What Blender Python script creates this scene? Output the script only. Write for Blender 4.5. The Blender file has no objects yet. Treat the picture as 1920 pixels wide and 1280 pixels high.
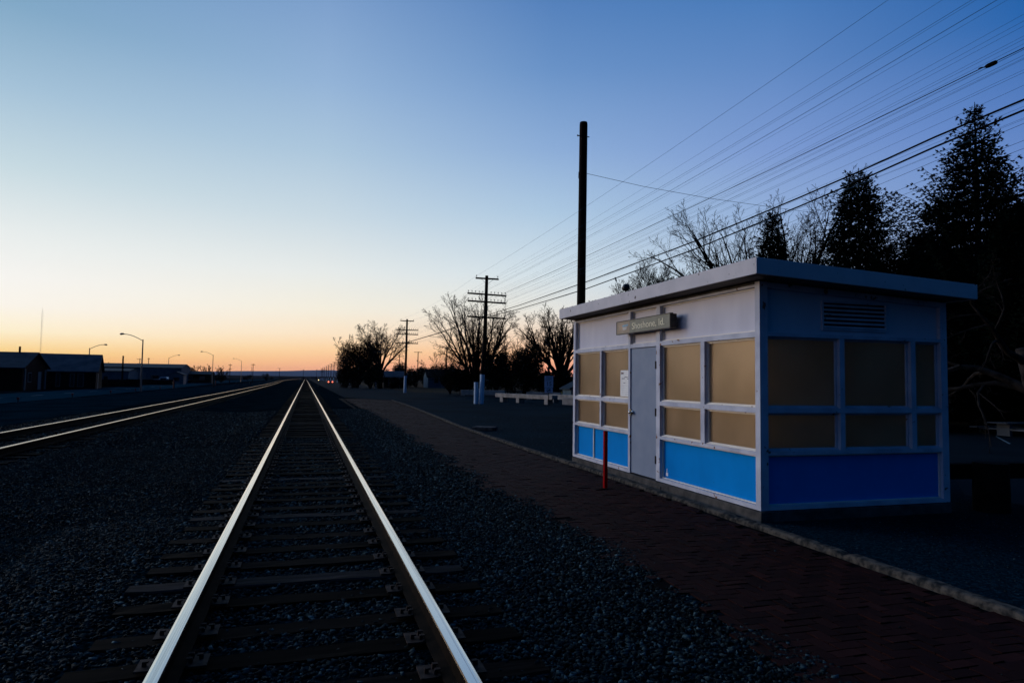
import bpy, math, random
import numpy as np
from mathutils import Vector, Matrix
R = math.radians
PI = math.pi
scene = bpy.context.scene
col = scene.collection

# ------------------------------------------------------------------ camera
cam_d = bpy.data.cameras.new('camera'); cam = bpy.data.objects.new('camera', cam_d); col.objects.link(cam)
cam_d.sensor_width = 36; cam_d.lens = 24.0; cam_d.clip_start = 0.05; cam_d.clip_end = 30000
def set_cam(yaw=.2925, pitch=.0574, roll=.014, h=1.6352):
    F = Vector((math.sin(yaw)*math.cos(pitch), math.cos(yaw)*math.cos(pitch), math.sin(pitch)))
    Rt = Vector((math.cos(yaw), -math.sin(yaw), 0)); U = Rt.cross(F)
    c, s = math.cos(roll), math.sin(roll)
    R2 = Rt*c + U*s; U2 = U*c - Rt*s
    M = Matrix((R2, U2, -F)).transposed().to_4x4(); M.translation = (0, 0, h)
    cam.matrix_world = M
set_cam()
scene.camera = cam
scene.view_settings.view_transform = 'Standard'
scene.view_settings.look = 'None'
scene.view_settings.exposure = 0.0
scene.view_settings.gamma = 1.0
scene.cycles.max_bounces = 6
scene.cycles.use_denoising = True

# ------------------------------------------------------------------ dusk sky (world)
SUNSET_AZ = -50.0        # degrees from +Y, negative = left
def lin(c):
    return tuple(((v/255)/12.92 if v/255 <= .04045 else ((v/255+.055)/1.055)**2.4) for v in c)
world = bpy.data.worlds.new('World'); scene.world = world; world.use_nodes = True
nt = world.node_tree; nt.nodes.clear()
def N(t, **k):
    n = nt.nodes.new(t)
    for a, b in k.items(): setattr(n, a, b)
    return n
def math_(op, a, b=None, c=None):
    n = N('ShaderNodeMath', operation=op)
    for i, v in enumerate((a, b, c)):
        if v is None: continue
        if isinstance(v, (int, float)): n.inputs[i].default_value = v
        else: nt.links.new(v, n.inputs[i])
    return n.outputs[0]
tc = N('ShaderNodeTexCoord'); sp = N('ShaderNodeSeparateXYZ'); nt.links.new(tc.outputs['Generated'], sp.inputs[0])
az = math_('ARCTAN2', sp.outputs[0], sp.outputs[1])
el = math_('ARCSINE', sp.outputs[2])
el_n = math_('MULTIPLY_ADD', el, 1/R(90), 0.0)               # 0 at the horizon, 1 at the zenith
da = math_('SUBTRACT', az, R(SUNSET_AZ))
cosd = math_('COSINE', da); ad = math_('ARCCOSINE', cosd)      # 0..pi away from the sunset
sgn = math_('LESS_THAN', math_('SINE', da), 0.0)            # the glow fades faster round the far left
adeg = math_('MULTIPLY', math_('MULTIPLY', ad, 180/PI), math_('MULTIPLY_ADD', sgn, .90, 1.0))
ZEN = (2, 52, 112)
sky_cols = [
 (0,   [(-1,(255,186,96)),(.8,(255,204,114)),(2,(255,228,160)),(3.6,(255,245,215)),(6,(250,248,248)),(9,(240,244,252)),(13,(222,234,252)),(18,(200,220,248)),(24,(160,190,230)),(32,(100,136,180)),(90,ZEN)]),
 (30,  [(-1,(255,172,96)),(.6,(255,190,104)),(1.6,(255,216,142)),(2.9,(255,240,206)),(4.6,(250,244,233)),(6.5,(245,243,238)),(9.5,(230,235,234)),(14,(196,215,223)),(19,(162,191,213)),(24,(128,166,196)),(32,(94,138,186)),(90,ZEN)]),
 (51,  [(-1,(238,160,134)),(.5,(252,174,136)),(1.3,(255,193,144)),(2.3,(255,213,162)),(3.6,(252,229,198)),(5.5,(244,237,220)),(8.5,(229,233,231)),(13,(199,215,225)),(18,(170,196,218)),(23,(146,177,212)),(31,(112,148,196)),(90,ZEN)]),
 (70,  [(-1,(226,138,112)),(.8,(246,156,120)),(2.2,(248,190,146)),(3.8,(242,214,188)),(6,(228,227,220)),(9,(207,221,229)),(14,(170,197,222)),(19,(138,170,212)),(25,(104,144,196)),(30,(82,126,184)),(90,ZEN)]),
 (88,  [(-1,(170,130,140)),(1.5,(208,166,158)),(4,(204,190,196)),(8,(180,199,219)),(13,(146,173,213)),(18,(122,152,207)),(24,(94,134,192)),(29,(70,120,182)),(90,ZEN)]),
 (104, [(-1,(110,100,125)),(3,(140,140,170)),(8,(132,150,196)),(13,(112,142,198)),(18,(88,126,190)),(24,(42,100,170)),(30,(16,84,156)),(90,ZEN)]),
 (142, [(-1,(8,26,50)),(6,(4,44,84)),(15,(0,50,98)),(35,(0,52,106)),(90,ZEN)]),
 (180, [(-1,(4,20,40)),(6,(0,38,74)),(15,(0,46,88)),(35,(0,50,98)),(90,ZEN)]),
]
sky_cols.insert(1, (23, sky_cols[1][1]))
prev = None; prev_a = None
for a, stops in sky_cols:
    r = N('ShaderNodeValToRGB'); r.color_ramp.interpolation = 'LINEAR'
    e = r.color_ramp.elements
    # the ramp runs over (elevation + 1 degree) / 91
    for i, (d, c) in enumerate(stops):
        p = (d+1)/91
        q = e[i] if i < 2 else e.new(p)
        q.position = p; g_ = 7.0 if a == 0 and d < 60 else 1.0       # afterglow core out of view on the left, boosted to light the hut front
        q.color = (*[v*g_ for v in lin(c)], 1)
    f = math_('MULTIPLY_ADD', el, 180/PI/91, 1/91)
    nt.links.new(f, r.inputs[0])
    if prev is None: prev = r.outputs[0]
    else:
        mr = N('ShaderNodeMapRange', interpolation_type='LINEAR'); nt.links.new(adeg, mr.inputs[0])
        mr.inputs[1].default_value = prev_a; mr.inputs[2].default_value = a
        mx = N('ShaderNodeMix', data_type='RGBA'); nt.links.new(mr.outputs[0], mx.inputs[0])
        nt.links.new(prev, mx.inputs[6]); nt.links.new(r.outputs[0], mx.inputs[7]); prev = mx.outputs[2]
    prev_a = a
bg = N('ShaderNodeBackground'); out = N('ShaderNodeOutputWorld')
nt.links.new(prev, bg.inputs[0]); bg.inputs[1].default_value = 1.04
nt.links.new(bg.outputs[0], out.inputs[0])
world.cycles.sampling_method = 'MANUAL'; world.cycles.sample_map_resolution = 1024

# the last low warm light of the set sun
sd = bpy.data.lights.new('sun', 'SUN'); sd.energy = 0.55; sd.angle = R(20); sd.color = (1, .66, .42)
sun = bpy.data.objects.new('sun', sd); col.objects.link(sun)
sdir = Vector((math.sin(R(SUNSET_AZ+2))*math.cos(R(3)), math.cos(R(SUNSET_AZ+2))*math.cos(R(3)), math.sin(R(3))))
sun.rotation_euler = sdir.to_track_quat('Z', 'Y').to_euler()
sun.location = (-30, 60, 20)

# ------------------------------------------------------------------ materials
def mat(name, c1, c2=None, scale=8., rough=.7, spec=.3, metal=0., bump=0., bscale=60., detail=6., stretch=(1, 1, 1), attr=None, rnd=0., chips=None, emit=None, crange=(.35, .65), rough2=None):
    m = bpy.data.materials.new(name); m.use_nodes = True; t = m.node_tree; t.nodes.clear()
    L = t.links.new
    o = t.nodes.new('ShaderNodeOutputMaterial'); p = t.nodes.new('ShaderNodeBsdfPrincipled'); L(p.outputs[0], o.inputs[0])
    p.inputs['Roughness'].default_value = rough; p.inputs['Specular IOR Level'].default_value = spec; p.inputs['Metallic'].default_value = metal
    g = t.nodes.new('ShaderNodeNewGeometry'); mp = t.nodes.new('ShaderNodeMapping'); L(g.outputs['Position'], mp.inputs[0]); mp.inputs['Scale'].default_value = stretch
    if c2 is None: c2 = c1
    n = t.nodes.new('ShaderNodeTexNoise'); L(mp.outputs[0], n.inputs[0]); n.inputs['Scale'].default_value = scale; n.inputs['Detail'].default_value = detail
    mr = t.nodes.new('ShaderNodeMapRange'); L(n.outputs[0], mr.inputs[0]); mr.inputs[1].default_value = crange[0]; mr.inputs[2].default_value = crange[1]
    fac = mr.outputs[0]
    if attr:
        a = t.nodes.new('ShaderNodeAttribute'); a.attribute_name = attr
        q = t.nodes.new('ShaderNodeMath'); q.operation = 'MULTIPLY_ADD'; q.use_clamp = True
        L(a.outputs['Fac'], q.inputs[0]); q.inputs[1].default_value = .8
        q2 = t.nodes.new('ShaderNodeMath'); q2.operation = 'MULTIPLY'; L(fac, q2.inputs[0]); q2.inputs[1].default_value = .2
        L(q2.outputs[0], q.inputs[2]); fac = q.outputs[0]
    mx = t.nodes.new('ShaderNodeMix'); mx.data_type = 'RGBA'; L(fac, mx.inputs[0]); mx.inputs[6].default_value = (*c1, 1); mx.inputs[7].default_value = (*c2, 1)
    c = mx.outputs[2]
    if rnd:
        oi = t.nodes.new('ShaderNodeObjectInfo'); h = t.nodes.new('ShaderNodeHueSaturation')
        r2 = t.nodes.new('ShaderNodeMapRange'); L(oi.outputs['Random'], r2.inputs[0]); r2.inputs[3].default_value = 1-rnd; r2.inputs[4].default_value = 1+rnd
        L(r2.outputs[0], h.inputs['Value']); L(c, h.inputs['Color']); c = h.outputs[0]
    if chips:
        cc, cs, th = chips
        n2 = t.nodes.new('ShaderNodeTexNoise'); L(g.outputs['Position'], n2.inputs[0]); n2.inputs['Scale'].default_value = cs; n2.inputs['Detail'].default_value = 5
        m2 = t.nodes.new('ShaderNodeMapRange'); L(n2.outputs[0], m2.inputs[0]); m2.inputs[1].default_value = th; m2.inputs[2].default_value = th+.03
        x2 = t.nodes.new('ShaderNodeMix'); x2.data_type = 'RGBA'; L(m2.outputs[0], x2.inputs[0]); L(c, x2.inputs[6]); x2.inputs[7].default_value = (*cc, 1); c = x2.outputs[2]
    L(c, p.inputs['Base Color'])
    if rough2 is not None:
        r3 = t.nodes.new('ShaderNodeMapRange'); L(n.outputs[0], r3.inputs[0]); r3.inputs[1].default_value = .3; r3.inputs[2].default_value = .7
        r3.inputs[3].default_value = rough; r3.inputs[4].default_value = rough2; L(r3.outputs[0], p.inputs['Roughness'])
    if bump:
        b = t.nodes.new('ShaderNodeBump'); nb = t.nodes.new('ShaderNodeTexNoise'); L(mp.outputs[0], nb.inputs[0]); nb.inputs['Scale'].default_value = bscale; nb.inputs['Detail'].default_value = 4
        L(nb.outputs[0], b.inputs['Height']); b.inputs['Strength'].default_value = min(1, bump*20); b.inputs['Distance'].default_value = bump; L(b.outputs[0], p.inputs['Normal'])
    if emit:
        p.inputs['Emission Color'].default_value = (*emit[0], 1); p.inputs['Emission Strength'].default_value = emit[1]
    return m
def gravel_mat(name, c1, c2, vs=28., bump=.02, rough=.6, spec=.3, patch=None, pscale=.5):
    """broken stone: voronoi cells with their own tone"""
    m = bpy.data.materials.new(name); m.use_nodes = True; t = m.node_tree; t.nodes.clear(); L = t.links.new
    o = t.nodes.new('ShaderNodeOutputMaterial'); p = t.nodes.new('ShaderNodeBsdfPrincipled'); L(p.outputs[0], o.inputs[0])
    p.inputs['Roughness'].default_value = rough; p.inputs['Specular IOR Level'].default_value = spec
    g = t.nodes.new('ShaderNodeNewGeometry'); v = t.nodes.new('ShaderNodeTexVoronoi'); L(g.outputs['Position'], v.inputs['Vector']); v.inputs['Scale'].default_value = vs
    hs = t.nodes.new('ShaderNodeSeparateColor'); L(v.outputs['Color'], hs.inputs[0])
    pw = t.nodes.new('ShaderNodeMath'); pw.operation = 'POWER'; L(hs.outputs[0], pw.inputs[0]); pw.inputs[1].default_value = 2.5
    mx = t.nodes.new('ShaderNodeMix'); mx.data_type = 'RGBA'; L(pw.outputs[0], mx.inputs[0]); mx.inputs[6].default_value = (*c1, 1); mx.inputs[7].default_value = (*c2, 1)
    c = mx.outputs[2]
    if patch:
        n = t.nodes.new('ShaderNodeTexNoise'); L(g.outputs['Position'], n.inputs[0]); n.inputs['Scale'].default_value = pscale; n.inputs['Detail'].default_value = 6
        mr = t.nodes.new('ShaderNodeMapRange'); L(n.outputs[0], mr.inputs[0]); mr.inputs[1].default_value = .42; mr.inputs[2].default_value = .62
        x2 = t.nodes.new('ShaderNodeMix'); x2.data_type = 'RGBA'; x2.blend_type = 'MULTIPLY'; L(mr.outputs[0], x2.inputs[0]); L(c, x2.inputs[6]); x2.inputs[7].default_value = (*patch, 1); c = x2.outputs[2]
    L(c, p.inputs['Base Color'])
    b = t.nodes.new('ShaderNodeBump'); mu = t.nodes.new('ShaderNodeMath'); mu.operation = 'SUBTRACT'; mu.inputs[0].default_value = 1; L(v.outputs['Distance'], mu.inputs[1])
    L(mu.outputs[0], b.inputs['Height']); b.inputs['Distance'].default_value = bump; b.inputs['Strength'].default_value = .9; L(b.outputs[0], p.inputs['Normal'])
    return m
M = {}
M['ballast'] = gravel_mat('ballast', (.0012, .0040, .0050), (.012, .028, .034), 30, .02, 1., .0, (.40, .45, .5), .7)
M['stone'] = mat('stone', (.0010, .0025, .0028), (.085, .130, .132), 20, .75, .03, attr='rnd', bump=.003, bscale=90)
M['fine'] = gravel_mat('fine_gravel', (.0016, .0095, .014), (.008, .030, .042), 60, .008, 1., .0, (.5, .5, .5), .4)
M['lot'] = gravel_mat('lot_gravel', (.0016, .0085, .0125), (.009, .031, .042), 45, .006, .95, .01, (.5, .55, .6), .25)
M['road'] = mat('asphalt', (.004, .024, .036), (.010, .036, .050), .6, 1., .0, bump=.004, bscale=80)
M['road2'] = mat('dark_asphalt', (.003, .009, .013), (.006, .014, .019), .6, .9, .03, bump=.004, bscale=80)
M['earth'] = mat('earth', (.001, .004, .005), (.003, .008, .010), .3, 1., .0, bump=.02, bscale=4)
M['lawn'] = mat('lawn', (.006, .005, .003), (.018, .013, .007), .8, .95, .02, bump=.02, bscale=14)
M['field'] = mat('field', (.004, .006, .008), (.008, .010, .012), .01, .95, .0)
M['hill'] = mat('hill', (.12, .13, .16), (.16, .17, .2), .002, .95, .0)  # pale blue-grey colour stands in for part of the distance haze
M['brick'] = mat('brick', (.0115, .0030, .0021), (.042, .0100, .0070), 30, .85, .06, attr='rnd', bump=.003, bscale=120)
M['sand'] = mat('joint_sand', (.003, .002, .002), (.008, .006, .006), 30, .95, .02, bump=.003)
M['kerb'] = mat('kerb_concrete', (.02, .020, .019), (.095, .078, .062), 14, .95, .02, bump=.012, bscale=45, crange=(.38, .6))
M['sleeper'] = mat('sleeper_wood', (.0012, .0008, .0006), (.0105, .0062, .0046), 22, .9, .02, bump=.008, bscale=30, stretch=(.12, 1, 1), rnd=.8)
M['sleeper_pale'] = mat('sleeper_wood_pale', (.006, .005, .005), (.034, .027, .027), 22, .9, .04, bump=.008, bscale=30, stretch=(.12, 1, 1), rnd=.3)
M['plate'] = mat('rusty_plate', (.022, .013, .010), (.066, .040, .030), 18, .75, .06, bump=.002, bscale=80)
M['rail_side'] = mat('rail_rust', (.004, .002, .0013), (.014, .0075, .004), 12, .8, .03, bump=.001, bscale=80)
M['rail_top2'] = mat('rail_dulled', (.42, .30, .19), (.30, .21, .13), 60, .16, .5, metal=1., stretch=(1, .01, 1), rough2=.26)  # darker golden rail metal, tempering the boosted sky glow it reflects
M['rail_top'] = mat('rail_polished', (.82, .75, .66), (.48, .45, .42), 110, .14, .5, metal=1., stretch=(1, .004, 1), detail=3, crange=(.5, .8), rough2=.24)
M['frame'] = mat('white_painted_steel', (.44, .44, .50), (.60, .595, .645), 3.5, .65, .08, bump=.0006, bscale=120, chips=((.20, .10, .06), 9, .655))
M['sash'] = mat('cream_painted_wood', (.76, .68, .58), (.82, .74, .63), 8, .5, .2, bump=.001, bscale=120, chips=((.2, .1, .06), 12, .69))
M['panel'] = mat('white_panel', (.60, .575, .63), (.67, .64, .69), 3, .7, .1, bump=.0012, bscale=220, stretch=(1, 1, .35))
M['blue'] = mat('blue_panel', (.0, .215, .60), (.0, .245, .67), 2.2, .7, .02, bump=.0012, bscale=160, chips=((.02, .12, .3), 30, .72))
M['door'] = mat('grey_door_paint', (.185, .23, .315), (.215, .26, .34), 4, .55, .15, bump=.0005, bscale=100, chips=((.13, .16, .21), 28, .70))
M['pane'] = mat('frosted_pane', (.27, .175, .098), (.46, .305, .180), 1.3, .30, .9, bump=.0006, bscale=240, crange=(.38, .62))
def translucent(m, c, f):
    t = m.node_tree; p = t.nodes['Principled BSDF']; o = t.nodes['Material Output']
    p.inputs['Specular Tint'].default_value = (1, .80, .56, 1)
    tr = t.nodes.new('ShaderNodeBsdfTranslucent'); tr.inputs[0].default_value = (*c, 1)
    mx = t.nodes.new('ShaderNodeMixShader'); mx.inputs[0].default_value = f
    t.links.new(p.outputs[0], mx.inputs[1]); t.links.new(tr.outputs[0], mx.inputs[2]); t.links.new(mx.outputs[0], o.inputs[0])
translucent(M['pane'], (.96, .84, .66), .52)
M['inside'] = mat('inside_paint', (.62, .56, .48), (.70, .64, .55), 2, .9, .05)
M['pane'].node_tree.nodes['Principled BSDF'].inputs['Specular Tint'].default_value = (1, .78, .52, 1)
M['pane'].node_tree.nodes['Principled BSDF'].inputs['Specular Tint'].default_value = (1, .74, .45, 1)
M['fascia'] = mat('fascia_paint', (.58, .54, .545), (.65, .60, .60), 4, .65, .1, bump=.001, bscale=90, chips=((.12, .09, .08), 13, .675))
M['roofing'] = mat('roofing', (.04, .04, .04), (.06, .06, .06), 9, .9, .1, bump=.004)
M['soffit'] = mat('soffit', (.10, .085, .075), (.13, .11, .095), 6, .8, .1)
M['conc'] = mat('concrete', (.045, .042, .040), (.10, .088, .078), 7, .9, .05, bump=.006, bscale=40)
M['conc2'] = mat('pale_concrete', (.24, .205, .175), (.42, .355, .30), 2, .9, .05, bump=.006, bscale=20)
M['dark'] = mat('dark_interior', (.01, .01, .01), rough=.9)
M['black'] = mat('black_metal', (.012, .010, .010), (.03, .02, .016), 12, .5, .4)
M['chrome'] = mat('door_hardware', (.45, .44, .42), rough=.25, metal=1.)
M['signface'] = mat('faded_sign_face', (.245, .232, .170), (.295, .28, .215), 7, .6, .1)
M['signface2'] = mat('faded_sign_face_warm', (.37, .29, .205), (.42, .33, .24), 7, .6, .1)
M['signtext'] = mat('faded_sign_letters', (.78, .70, .48), rough=.5)
M['logo_blue'] = mat('faded_logo_blue', (.10, .28, .42), (.2, .36, .45), 30, rough=.5)
M['logo_warm'] = mat('faded_logo_rust', (.46, .27, .15), (.38, .27, .18), 30, rough=.5)
M['logo_pale'] = mat('faded_logo_pale', (.50, .46, .42), rough=.5)
M['paper'] = mat('paper', (.84, .80, .74), (.90, .87, .81), 6, .7, .1)
M['ink'] = mat('ink', (.03, .022, .022), rough=.6)
M['inkred'] = mat('ink_red', (.10, .03, .025), rough=.6)
M['red'] = mat('red_paint', (.34, .0, .002), (.28, .0, .002), 12, .6, .02)
M['pole'] = mat('creosoted_pole', (.006, .003, .002), (.022, .011, .007), 8, .9, .06, stretch=(1, 1, .08), bump=.006, bscale=30)
M['whitewash'] = mat('whitewashed_pole', (.50, .60, .70), (.68, .76, .84), 8, .8, .06, stretch=(1, 1, .1), bump=.01, bscale=18, chips=((.08, .10, .12), 7, .66))
M['wire'] = mat('wire', (.03, .08, .14), rough=.9, spec=.05)
M['cable'] = mat('black_cable', (.002, .002, .002), rough=.9, spec=.02)
M['insul'] = mat('insulator_glass', (.03, .05, .05), rough=.2, spec=.5)
M['bark'] = mat('bark', (.003, .0025, .002), (.009, .007, .006), 6, .95, .02, bump=.01, bscale=20)
M['twig'] = mat('twig', (.006, .0045, .004), rough=.95, spec=.0)
M['palebark'] = mat('pale_bark', (.008, .007, .006), (.032, .026, .023), 5, .95, .05, bump=.01, bscale=20)
M['needle'] = mat('spruce_needles', (.002, .0045, .003), (.006, .012, .007), 2, .9, .02)
M['leaf'] = mat('dry_leaves', (.004, .0035, .002), (.010, .008, .005), 1.5, .9, .02)
M['lampmetal'] = mat('lamp_galvanised', (.16, .15, .14), rough=.45, metal=.6)
M['barnwall'] = mat('barn_wood', (.014, .004, .003), (.03, .008, .006), 3, .85, .05, stretch=(3, 3, .3))
M['barnroof'] = mat('barn_metal_roof', (.012, .024, .034), (.022, .04, .052), 1.2, .8, .1)
M['barnroof2'] = mat('rusty_metal_roof', (.018, .034, .05), (.06, .07, .085), .9, .8, .1, stretch=(1, 1, .6))
M['whitewall'] = mat('white_siding', (.05, .085, .11), (.08, .12, .15), 1, .8, .05)
M['darkwall'] = mat('dark_siding', (.006, .005, .005), (.012, .010, .009), 1, .9, .05)
M['trim'] = mat('white_trim', (.10, .115, .13), rough=.7)
M['glass'] = mat('dark_glass', (.01, .012, .015), rough=.08, spec=.6)
M['carwhite'] = mat('car_white', (.5, .55, .62), rough=.3)
M['carblue'] = mat('car_blue', (.03, .09, .20), rough=.3)
M['cardark'] = mat('car_dark', (.03, .035, .05), rough=.3)
M['tyre'] = mat('tyre', (.01, .01, .01), rough=.9)
M['tail'] = mat('tail_light', (.6, .02, .01), emit=((1, .16, .08), 4.))
M['head'] = mat('head_light', (.9, .8, .5), emit=((1, .74, .30), 5.))
M['winlit'] = mat('lit_window', (.5, .4, .2), emit=((1, .65, .3), .25))
M['reflect'] = mat('red_reflector', (.55, .02, .02), rough=.4)
M['postrust'] = mat('rusty_red_post', (.16, .02, .012), rough=.7)
M['signwhite'] = mat('road_sign_face', (.50, .58, .72), rough=.5, spec=.1)
M['yellow'] = mat('yellow_paint', (.55, .36, .02), rough=.5)
M['paintline'] = mat('road_paint', (.10, .14, .16), (.15, .2, .22), 9, .8, .05)
M['mast'] = mat('mast', (.55, .42, .34), rough=.6)
M['woodrail'] = mat('guardrail_timber', (.003, .0025, .0025), (.009, .007, .006), 6, .9, .03, bump=.01, bscale=20, stretch=(.3, 1, 1))
M['table'] = mat('picnic_concrete', (.10, .11, .12), rough=.9, spec=.05)

# ------------------------------------------------------------------ mesh helpers
WO = {}
class MB:
    def __init__(s): s.v = []; s.f = []; s.m = []; s.a = []
    def add(s, vs, fs, mi=0, at=0.):
        n = len(s.v); s.v += [tuple(p) for p in vs]; s.f += [tuple(i+n for i in f) for f in fs]; s.m += [mi]*len(fs); s.a += [at]*len(vs)
        return s
    def box(s, x0, x1, y0, y1, z0, z1, mi=0, at=0.):
        if x0 > x1: x0, x1 = x1, x0
        if y0 > y1: y0, y1 = y1, y0
        if z0 > z1: z0, z1 = z1, z0
        return s.hexa([(x0, y0, z0), (x1, y0, z0), (x1, y1, z0), (x0, y1, z0), (x0, y0, z1), (x1, y0, z1), (x1, y1, z1), (x0, y1, z1)], mi, at)
    def hexa(s, p, mi=0, at=0.):
        return s.add(p, [(0, 3, 2, 1), (4, 5, 6, 7), (0, 1, 5, 4), (1, 2, 6, 5), (2, 3, 7, 6), (3, 0, 4, 7)], mi, at)
    def obox(s, c, size, rot=0., mi=0, tilt=0.):
        w, d, h = (q/2 for q in size); co, si = math.cos(rot), math.sin(rot); P = []
        for z in (-h, h):
            for x, y in ((-w, -d), (w, -d), (w, d), (-w, d)):
                xx, zz = x*math.cos(tilt)-z*math.sin(tilt), x*math.sin(tilt)+z*math.cos(tilt)
                P.append((c[0]+xx*co-y*si, c[1]+xx*si+y*co, c[2]+zz))
        return s.hexa(P, mi)
    def tube(s, pts, rads, sides=6, mi=0, caps=True):
        pts = [Vector(p) for p in pts]
        if isinstance(rads, (int, float)): rads = [rads]*len(pts)
        n0 = len(s.v); prev = None
        for i, p in enumerate(pts):
            d = (pts[min(i+1, len(pts)-1)]-pts[max(i-1, 0)])
            if d.length < 1e-9: d = Vector((0, 0, 1))
            d.normalize()
            if prev is None:
                u = d.orthogonal().normalized()
            else:
                u = prev - d*prev.dot(d)
                u = u.normalized() if u.length > 1e-6 else d.orthogonal().normalized()
            prev = u; w = d.cross(u)
            for k in range(sides):
                a = 2*PI*k/sides
                q = p+(u*math.cos(a)+w*math.sin(a))*rads[i]; s.v.append((q.x, q.y, q.z)); s.a.append(0.)
        for i in range(len(pts)-1):
            for k in range(sides):
                a = n0+i*sides+k; b = n0+i*sides+(k+1) % sides
                s.f.append((a, b, b+sides, a+sides)); s.m.append(mi)
        if caps and sides > 2:
            s.f.append(tuple(n0+k for k in range(sides))[::-1]); s.m.append(mi)
            s.f.append(tuple(n0+(len(pts)-1)*sides+k for k in range(sides))); s.m.append(mi)
        return s
    def build(s, name, mats, parent=None, smooth=False, local=False, bevel=0., attr=False, loc=None):
        if not isinstance(mats, (list, tuple)): mats = [mats]
        off = Vector((0, 0, 0))
        if parent is not None and not local: off = WO[parent.name]
        if parent is None and loc is not None: off = Vector(loc)
        me = bpy.data.meshes.new(name)
        V = s.v if off.length == 0 else [(x-off.x, y-off.y, z-off.z) for x, y, z in s.v]
        me.from_pydata(V, [], s.f)
        for m_ in mats: me.materials.append(m_)
        if len(mats) > 1: me.polygons.foreach_set('material_index', s.m)
        if smooth: me.polygons.foreach_set('use_smooth', [True]*len(s.f))
        if attr:
            at = me.attributes.new('rnd', 'FLOAT', 'POINT'); at.data.foreach_set('value', s.a)
        me.update()
        o = bpy.data.objects.new(name, me); col.objects.link(o)
        if parent is not None: o.parent = parent; WO[o.name] = WO[parent.name]
        else:
            if loc is not None: o.location = loc
            WO[o.name] = off
        if bevel:
            b = o.modifiers.new('bevel', 'BEVEL'); b.width = bevel; b.segments = 2; b.limit_method = 'ANGLE'
        return o
def tag(o, label=None, cat=None, group=None, kind=None):
    if label: o['label'] = label
    if cat: o['category'] = cat
    if group: o['group'] = group
    if kind: o['kind'] = kind
    return o
def thing(name, label, cat, loc=(0, 0, 0), group=None, rz=0.):
    o = bpy.data.objects.new(name, None); col.objects.link(o); o.location = loc; o.rotation_euler.z = rz
    o.empty_display_size = .3; WO[o.name] = Vector(loc)
    return tag(o, label, cat, group)
def copy_tree(o, parent=None):
    c = o.copy(); col.objects.link(c)
    if parent is not None: c.parent = parent
    for ch in list(o.children): copy_tree(ch, c)
    return c
def dup(o, loc, label=None, rz=None, scale=None):
    c = copy_tree(o); c.location = loc
    if label: c['label'] = label
    if rz is not None: c.rotation_euler.z = rz
    if scale: c.scale = (scale,)*3 if isinstance(scale, (int, float)) else scale
    return c
def text_mesh(txt, size, thick=.002):
    cu = bpy.data.curves.new('t', 'FONT'); cu.body = txt; cu.size = size; cu.extrude = thick; cu.align_x = 'LEFT'
    o = bpy.data.objects.new('t', cu); col.objects.link(o)
    bpy.context.view_layer.update()
    me = bpy.data.meshes.new_from_object(o.evaluated_get(bpy.context.evaluated_depsgraph_get()))
    V = [tuple(v.co) for v in me.vertices]; Fc = [tuple(p.vertices) for p in me.polygons]
    bpy.data.objects.remove(o); bpy.data.curves.remove(cu); bpy.data.meshes.remove(me)
    return V, Fc

# ------------------------------------------------------------------ the ground
def ztrack(x):           # cross profile of the railway bed
    pts = [(-40, -.2), (-17.6, -.2), (-12, -.16), (-8.9, -.10), (-8.2, -.03), (-4.7, -.03), (-4.0, -.10), (-2.6, -.11), (-1.7, -.045), (-1.2, -.030), (1.36, -.030), (1.9, -.035), (2.9, -.012), (3.4, -.03)]
    for (a, b), (c, d) in zip(pts, pts[1:]):
        if a <= x <= c: return b+(d-b)*(x-a)/(c-a)
    return -.2
def sheet(name, xs, ys, zf, m, wob=0., seed=1):
    rng = random.Random(seed); v = []; f = []
    for y in ys:
        for x in xs:
            v.append((x, y, zf(x)+(rng.uniform(-wob, wob) if wob else 0)))
    nx = len(xs)
    for j in range(len(ys)-1):
        for i in range(nx-1):
            a = j*nx+i; f.append((a, a+1, a+nx+1, a+nx))
    b = MB(); b.v = v; b.f = f; b.m = [0]*len(f); b.a = [0.]*len(v)
    return tag(b.build(name, m), kind='structure')
def fr(a, b, st):
    r = []; x = a
    while x < b-1e-6: r.append(x); x += st
    return r+[b]
sheet('ground', [-9000, -400, 0, 400, 9000], [-60, 0, 400, 900], lambda x: -.26, M['earth'])
# the plain rises gently far off, then the hills
b = MB()
b.add([(-9000, 900, -.26), (9000, 900, -.26), (9000, 2200, 6.4), (-9000, 2200, 6.4), (9000, 7500, 9), (-9000, 7500, 9)], [(0, 1, 2, 3), (3, 2, 4, 5)])
tag(b.build('far_plain', M['field']), kind='structure')
rng = random.Random(4)
b = MB(); n = 90; tops = []
for i in range(n+1):
    x = -6500+i*13000/n; t = x/1000
    h = 58+14*math.sin(t*1.1+.6)+7*math.sin(t*2.9+1)+3*math.sin(t*7.3)
    if x < -1700: h -= (-1700-x)*.012
    h = max(14, h)
    tops.append((x, h))
for x, h in tops: b.v += [(x, 6400, 4), (x, 6600, h*.55+4), (x, 7000, h+3), (x, 8200, h*.9)]; b.a += [0.]*4
for i in range(n):
    for k in range(3):
        a = i*4+k; b.f.append((a, a+4, a+5, a+1)); b.m.append(0)
tag(b.build('hills', M['hill'], smooth=True), kind='structure')

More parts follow.
